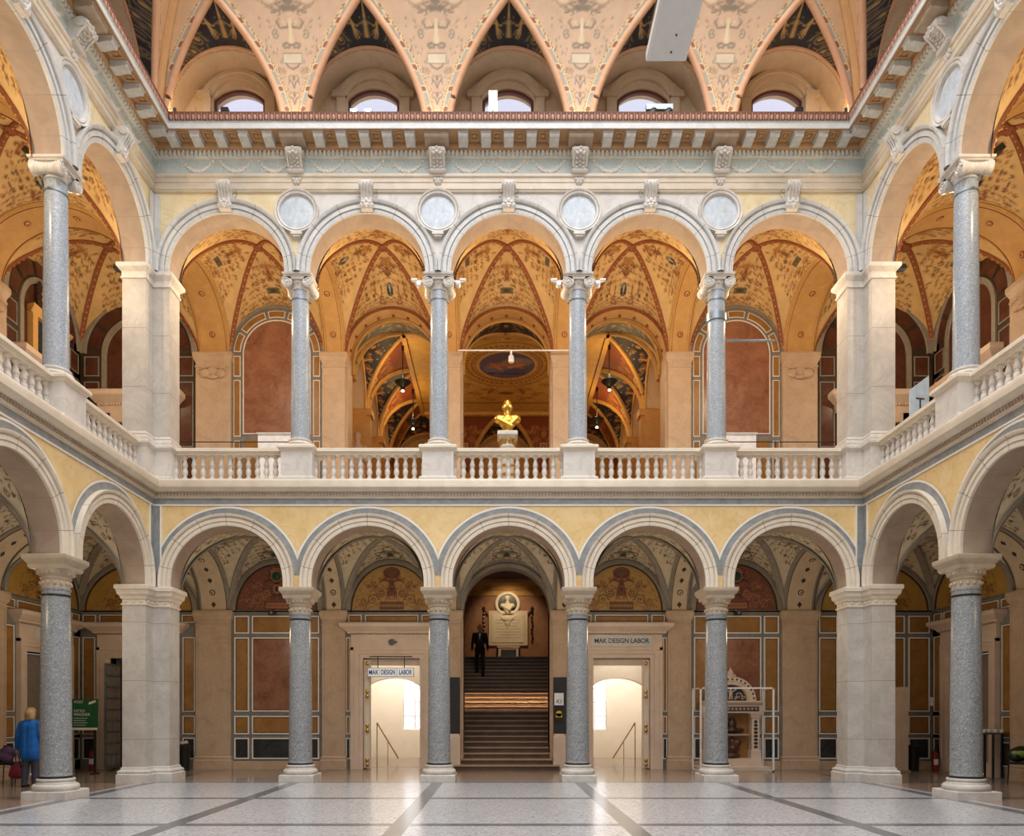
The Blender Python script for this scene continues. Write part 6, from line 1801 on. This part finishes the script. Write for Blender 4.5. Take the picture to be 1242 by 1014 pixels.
# white tubular barrier around the aedicule
xr = at(938, 0, 19.9).x; yb_ = 20.75
t = thing('tubular_frame', 'white square-tube frame standing around the marble aedicule', 'frame', (xr, 19.9, 0))
b = MB(); h = 2.27
xl = -1.95
def bar(p, q, r=.022): b.box(min(p[0], q[0])-r, max(p[0], q[0])+r, min(p[1], q[1])-r, max(p[1], q[1])+r, min(p[2], q[2]), max(p[2], q[2]))
for x in (xl, 0):
    bar((x, 0, 0), (x, 0, h)); bar((x, .8, 0), (x, .8, h)); bar((x, 0, h-.04), (x, .8, h)); bar((x, 0, 0), (x, .8, .04))
bar((xl, 0, h-.04), (0, 0, h)); b.build('tubes', 'white_metal', t, smooth=False)
# ================================================================== gallery odds and ends
c = at(1116, 484, 15.95)
t = thing('sign_board', 'pale blue board with a dark T leaning behind the right gallery balustrade', 'sign', (c.x, 15.95, 0), .18)
b = MB(); b.add([(-.24, 0, 6.9), (.22, 0, 6.9), (.22, 0, 8.86), (-.24, 0, 8.52), (-.24, .03, 6.9), (.22, .03, 6.9), (.22, .03, 8.86), (-.24, .03, 8.52)], [(0, 1, 2, 3), (7, 6, 5, 4), (0, 4, 5, 1), (1, 5, 6, 2), (2, 6, 7, 3), (3, 7, 4, 0)]); b.build('board', 'board_blue', t, smooth=False)
text('T', .36, 'text_dark', t, (.0, -.004, 8.22))
c = at(905, 413, 17.75)
t = thing('bracket_arm', 'grey tubular bracket arm reaching right from the fourth gallery column', 'bracket', (COLS['back'][3], fpt('back', 0, VC)[1], c.z))
x0 = at(940, 413, 17.75).x-COLS['back'][3]
b = MB(); b.tube([(.19, .0, .30), (.26, .25, .04), (.34, .35, 0), (x0, .35, 0)], .03, 8); b.build('tube', 'gray_metal', t)
b = MB(); b.lathe([(.20, .24), (.235, .245), (.235, .42), (.20, .425)], 28); b.build('clamp', 'gray_metal', t)
# thin dark rails at the outer gallery bays
for s, nm in ((-1, 'left'), (1, 'right')):
    t = thing('guard_rail', f'thin dark guard rail above the handrail in the {nm}most gallery bay of the back wall', 'rail', (s*6.5, D+.75, 0))
    b = MB(); b.tube([(-1.6, 0, 8.12), (1.6, 0, 8.12)], .013, 8); b.build('bar', 'black_metal', t)
    b = MB(); b.tube([(s*-.05, 0, 6.85), (s*-.05, 0, 8.14)], .014, 8); b.build('post', 'black_metal', t)
    t = thing('display_case', f'low white display case behind the {nm}most gallery arch of the back wall', 'display case', (s*6.1, D+G-.75, 6.85))
    b = MB(); b.box(-.6, .6, -.3, .3, .08, 2.22); b.build('body', 'sign_white', t, smooth=False); b = MB(); b.box(-.56, .56, -.26, .26, 0, .08); b.build('plinth', 'plastic_black', t, smooth=False)
    b = MB(); b.box(-.63, .63, -.33, .33, 2.22, 2.27); b.build('top', 'marble_cool', t, smooth=False)
# tie rod with a small lamp across the middle arch
t = thing('tie_rod', 'thin pale rod spanning the middle gallery arch above the gilded bust', 'rod', (at(624, 425, 20.6).x, 20.6, at(624, 425, 20.6).z))
b = MB(); b.tube([(-1.56, 0, 0), (1.56, 0, 0)], .022, 8); b.build('bar', 'white_metal', t)
t = thing('rod_lamp', 'small white lamp hanging from the rod in the middle gallery arch', 'lamp', at(620, 428, 20.6))
b = MB(); b.tube([(0, 0, .06), (0, 0, -.08)], .03, 8); b.lathe([(.03, -.06), (.075, -.10), (.08, -.24), (.06, -.27)], 14); b.build('housing', 'sign_white', t)
# spot fixtures on the capitals
def fixture(label, c, rz, mat='white_metal'):
    t = thing('spotlight', label, 'spotlight', c, rz, 'capital spotlights')
    b = MB(); b.box(-.02, .24, -.02, .02, -.01, .02); b.box(.16, .30, -.05, .05, .02, .05); b.build('arm', mat, t, smooth=False)
    b = MB(); b.lathe([(.03, -.09), (.055, -.07), (.06, .06), (.05, .07)], 14, (.12, 0, -.07), 'y'); b.build('head', mat, t, ang=40)
    return t
fx = None
for i in (1, 2):
    for sd, nm in ((-1, 'left'), (1, 'right')):
        p = fpt('back', COLS['back'][i]+sd*.335, .12, 11.62)
        lab = f'white spotlight on the {nm} of the capital of the {ORD[i]} gallery column from the left'
        if fx is None: fx = fixture(lab, p, 0 if sd > 0 else pi)
        else: dup(fx, p, 0 if sd > 0 else pi, lab)
for f, px, py in (('left', 41, 190), ('right', 1205, 187)):
    c = at(px, py, 13.8)
    t = thing('floodlight', f'black and silver floodlight clamped beside the capital of the {f} gallery column', 'floodlight', c, 0 if f == 'left' else pi)
    b = MB(); b.add([(-.16, -.12, .05), (.12, -.12, -.12), (.16, -.10, -.04), (-.10, -.10, .14), (-.16, .12, .05), (.12, .12, -.12), (.16, .10, -.04), (-.10, .10, .14)], [(0, 1, 2, 3), (7, 6, 5, 4), (0, 4, 5, 1), (1, 5, 6, 2), (2, 6, 7, 3), (3, 7, 4, 0)]); b.build('head', 'black_metal', t, smooth=False)
    b = MB(); b.tube([(.0, 0, .04), (.02, 0, .18), (-.03, 0, .26)], .035, 8); b.build('reflector', 'sign_white', t)
    b = MB(); b.tube([(.05, 0, -.04), (.30, .05, -.04)], .02, 8); b.build('arm', 'gray_metal', t)
for f, px, py in (('left', 146, 325), ('right', 1091, 325)):
    c = at(px, py, 17.0)
    t = thing('floodlight', f'small dark floodlight on the {f} corner pier below its capital', 'floodlight', c, 0 if f == 'left' else pi)
    b = MB(); b.loft(rect(-.13, .10, -.09, .09), [(0, -.05), (-.02, .06)]); b.build('head', 'black_metal', t, smooth=False); b = MB(); b.tube([(.05, 0, 0), (.2, 0, -.02)], .02, 8); b.build('arm', 'black_metal', t)
# lamps standing on the main cornice
def cornice_lamp(label, px, kind):
    Yc = D-.30
    c = Vector((CX+(px-604)*Yc/900, Yc, 14.957))
    t = thing('cornice_lamp', label, 'lamp', c)
    if kind == 'spot':
        b = MB(); b.tube([(0, 0, 0), (0, 0, .16)], .014, 8); b.box(-.06, .06, -.04, .04, 0, .02); b.build('stand', 'black_metal', t)
        b = MB(); b.loft(rect(-.085, .085, -.05, .05), [(-.02, .14), (0, .17), (0, .34), (-.015, .36)]); b.build('head', 'black_metal', t, smooth=False)
    elif kind == 'board':
        b = MB(); b.tube([(0, 0, 0), (0, 0, .3)], .02, 8); b.build('stand', 'black_metal', t)
        b = MB(); b.box(-.10, .10, -.015, .015, .25, .75); b.build('reflector', 'sign_white', t, smooth=False)
    elif kind == 'bar':
        b = MB(); b.tube([(-.1, 0, 0), (-.06, 0, .3)], .02, 8); b.tube([(.24, 0, 0), (.22, 0, .3)], .02, 8); b.build('stand', 'black_metal', t)
        b = MB(); b.box(-.27, .33, -.05, .05, .30, .42); b.build('bar', 'gray_metal', t, smooth=False)
        b = MB()
        for x in (-.14, .2): b.ell((x, -.08, .16), (.10, .08, .15), 12, 8, 0, Matrix.Rotation(.5, 3, 'Y'))
        b.build('head', 'black_metal', t)
    elif kind == 'lit':
        b = MB()
        for x in (-.16, .16): b.tube([(x, 0, 0), (x, .03, .22)], .02, 8)
        b.build('stand', 'black_metal', t)
        b = MB()
        for x in (-.16, .16): b.loft(rect(x-.09, x+.09, -.03, .08), [(0, .14), (0, .33)])
        b.build('head', 'gray_metal', t, smooth=False)
        b = MB()
        for x in (-.16, .16): b.ell((x, -.04, .22), (.045, .02, .045), 10, 8)
        b.build('bulb', 'spot_glow', t)
    else:
        b = MB(); b.lathe([(.05, 0), (.06, .02), (.06, .12), (.04, .14)], 14); b.build('base', 'gray_metal', t)
        b = MB(); b.tube([(0, 0, .12), (-.02, 0, .35)], .035, 10); b.build('head', 'black_metal', t)
    return t
cornice_lamp('black spotlight on a stand in front of the leftmost clerestory window', 273, 'spot')
cornice_lamp('pair of lit lamps on the cornice below the second clerestory window', 438, 'lit')
cornice_lamp('upright white reflector board on the cornice before the middle clerestory window', 598, 'board')
cornice_lamp('lamp bar with two black heads in front of the fourth clerestory window', 798, 'bar')
cornice_lamp('black spotlight on a stand in front of the rightmost clerestory window', 969, 'spot')
cornice_lamp('small dark lamp in the left corner on top of the cornice', 213, 'small')
cornice_lamp('small dark lamp in the right corner on top of the cornice', 1027, 'small')
# suspended pale panel at the top of the picture
t = thing('suspended_panel', 'long pale grey suspended panel with two screws in its underside, at the top', 'panel', (2.02, 10., 10.35))
b = MB(); b.loft(rect(-.27, .27, -3.2, .0), [(-.03, 0), (0, .03), (0, .14), (-.03, .17)]); b.build('body', 'panel_gray', t, smooth=False)
b = MB()
for x, y in ((.03, -.17), (.04, -.42)): b.lathe([(.001, -.012), (.012, -.012), (.012, .0)], 10, (x, y, 0)); 
b.build('screw', 'black_metal', t)
b = MB()
for y in (-2.6, -1.2):
    for x in (-.2, .2): b.tube([(x, y, .17), (x, y, 8.)], .006, 6)
b.build('suspension_wire', 'gray_metal', t)
# ochre aedicule with a portrait relief over the left gallery doorway
t = thing('aedicule', 'ochre aedicule with dark panel above the doorway on the left gallery wall', 'aedicule', fpt('left', VM, G, 10.64), frot('left'))
b = MB(); b.box(-.72, -.52, -.16, 0, 0, 1.0); b.box(.52, .72, -.16, 0, 0, 1.0); b.mould([(0, 1.0), (.16, 1.0), (.2, 1.05), (.26, 1.12), (.27, 1.18), (0, 1.2)], -.74, .74, -.4, -.4); b.build('frame', 'ochre_plaster', t, smooth=False)
b = MB(); b.box(-.52, .52, -.05, 0, 0, 1.0); b.build('panel', 'black_marble', t, smooth=False)
t = thing('portrait_relief', 'ochre oval portrait relief with dark leaves over the aedicule on the left', 'relief', fpt('left', VM, G-.06, 11.86), frot('left'))
b = MB(); b.ell((0, -.03, .42), (.26, .07, .40), 18, 12); b.build('medallion', 'ochre_plaster', t)
b = MB()
for s in (-1, 1):
    for k_ in range(9): a = -1.2+.33*k_; b.ell((s*(.34+.06*(k_ % 2)), -.04, .12+.07*k_), (.10, .04, .06), 7, 5, 0, Matrix.Rotation(s*a, 3, 'Y'))
b.build('leaves', 'bronze', t)
# plaster relief fragment in the hall, behind the second arch
t = thing('plaster_statue', 'pale plaster statue standing in the hall at the left of the second gallery arch', 'statue', (at(434, 0, 22.6).x, 22.6, 7.6))
blob('figure', [('c', (0, 0, 0), (0, 0, .8), .3, .25), ('c', (-.08, 0, .8), (-.1, -.05, 1.6), .14, .16), ('c', (.1, 0, .8), (.08, 0, 1.6), .14, .16), ('e', (0, 0, 1.85), (.24, .16, .34)), ('c', (-.2, -.05, 2.05), (.3, -.15, 1.6), .08, .07), ('e', (0, -.02, 2.38), (.11, .13, .16)), ('c', (.22, 0, 2.05), (.3, -.1, 1.7), .08, .06), ('c', (0, 0, 2.1), (0, 0, 2.3), .08, .07)], 'pilaster_stone', t, vox=.03)
# small ceiling-band devices in the ground floor lunettes
for s, px, nm in ((-1, 331, 'left'), (1, 894, 'right')):
    t = thing('wall_camera', f'small dark box camera on the moulding under the red lunette on the {nm}', 'camera', at(px, 744, D+G-.10))
    b = MB(); b.box(-.09, .09, -.14, .0, -.06, .05); b.build('housing', 'black_metal', t, smooth=False); b = MB(); b.lathe([(.035, -.19), (.04, -.14)], 12, axis='y'); b.build('lens', 'gray_metal', t)
# ================================================================== light
wd = bpy.data.worlds.new('world'); SC.world = wd; wd.use_nodes = True
wd.node_tree.nodes['Background'].inputs[0].default_value = (.86, .87, 1., 1)
wd.node_tree.nodes['Background'].inputs[1].default_value = 1.2
def area(name, loc, rot, sx, sy, p, col):
    l = bpy.data.lights.new(name, 'AREA'); l.shape = 'RECTANGLE'; l.size = sx; l.size_y = sy; l.energy = p; l.color = col
    o = bpy.data.objects.new(name, l); COL.objects.link(o); o.location = loc; o.rotation_euler = rot; return o
def point(name, loc, p, col, r=.08):
    l = bpy.data.lights.new(name, 'POINT'); l.energy = p; l.color = col; l.shadow_soft_size = r
    o = bpy.data.objects.new(name, l); COL.objects.link(o); o.location = loc; return o
def spot(name, loc, target, p, col, ang=1.2, r=.05, blend=.6):
    l = bpy.data.lights.new(name, 'SPOT'); l.energy = p; l.color = col; l.spot_size = ang; l.spot_blend = blend; l.shadow_soft_size = r
    o = bpy.data.objects.new(name, l); COL.objects.link(o); o.location = loc
    o.rotation_euler = (Vector(target)-Vector(loc)).to_track_quat('-Z', 'Y').to_euler(); return o
area('glass_roof_daylight', (0, 5.5, 25.), (0, 0, 0), 18, 26, 7600, (.97, .98, 1.))
WARM = (1., .77, .50)
for f in ('back', 'left', 'right'):
    for j, u in enumerate(BAYS[f]):
        if f != 'back' and j > 1: continue
        point('gallery_lamp', fpt(f, u, .85, 11.45), 112 if f == "back" else 88, WARM)
        point('passage_lamp', fpt(f, u, 1.5, 3.6), 14 if f == 'right' else 30, (1., .80, .56), .2)
for s in (-1, 1):
    point('gallery_lamp', (s*(W+VM), D+VM-.5, 11.2), 50, WARM)
    point('passage_lamp', (s*(W+VM-.3), D+.85, 3.6), 24 if s < 0 else 10, (1., .80, .56), .2)
    point('cove_lamp', (s*7.75, D-.1, 15.25), 45, (1., .68, .34))
for u in COLS['back']: point('cove_lamp', fpt('back', u, -.42, 15.15), 3, (1., .78, .52), .05)
for px, py, Y in ((488.5, 466, 23.5), (501, 513, 26.6), (739, 465, 23.5), (724, 511, 26.6)):
    c = at(px, py, Y); point('pendant_light', (c.x, c.y, c.z+.30), 45, (1., .64, .28))
    point('pendant_downlight', (c.x, c.y, c.z-.35), 8, (1., .7, .36))
spot('memorial_light', (.2, 28.6, 7.3), (.2, 31.5, 5.2), 260, (1., .74, .42), 1.1)
sl = area('stair_light', (0, 22.0, 5.3), (Vector((0, 24.75, 1.85))-Vector((0, 22.0, 5.3))).to_track_quat('-Z', 'Y').to_euler(), 3.2, .06, 42, (1., .70, .40)); sl.data.spread = .42
spot('landing_light', (.2, 29.6, 7.4), (.19, 31.4, 6.2), 60, (1., .8, .5), .6)
for s in (-1, 1):
    area('vestibule_fill', (s*3.5, 24.8, 3.65), (0, 0, 0), 1.8, 2., 58, (1., .93, .84))  # unseen fill added under the ceiling to brighten the white rooms
    area('vestibule_fill', (s*3.5, 22.4, 3.65), (0, 0, 0), 1.6, 1., 22, (1., .87, .70))
# ------------------------------------------------------------------ view
SC.view_settings.view_transform = 'Standard'; SC.view_settings.look = 'None'; SC.view_settings.gamma = 1; SC.view_settings.use_curve_mapping = False
SC.view_settings.exposure = -0.1
SC.cycles.use_denoising = True
SC.cycles.max_bounces = 8; SC.cycles.diffuse_bounces = 4; SC.cycles.sample_clamp_indirect = 4
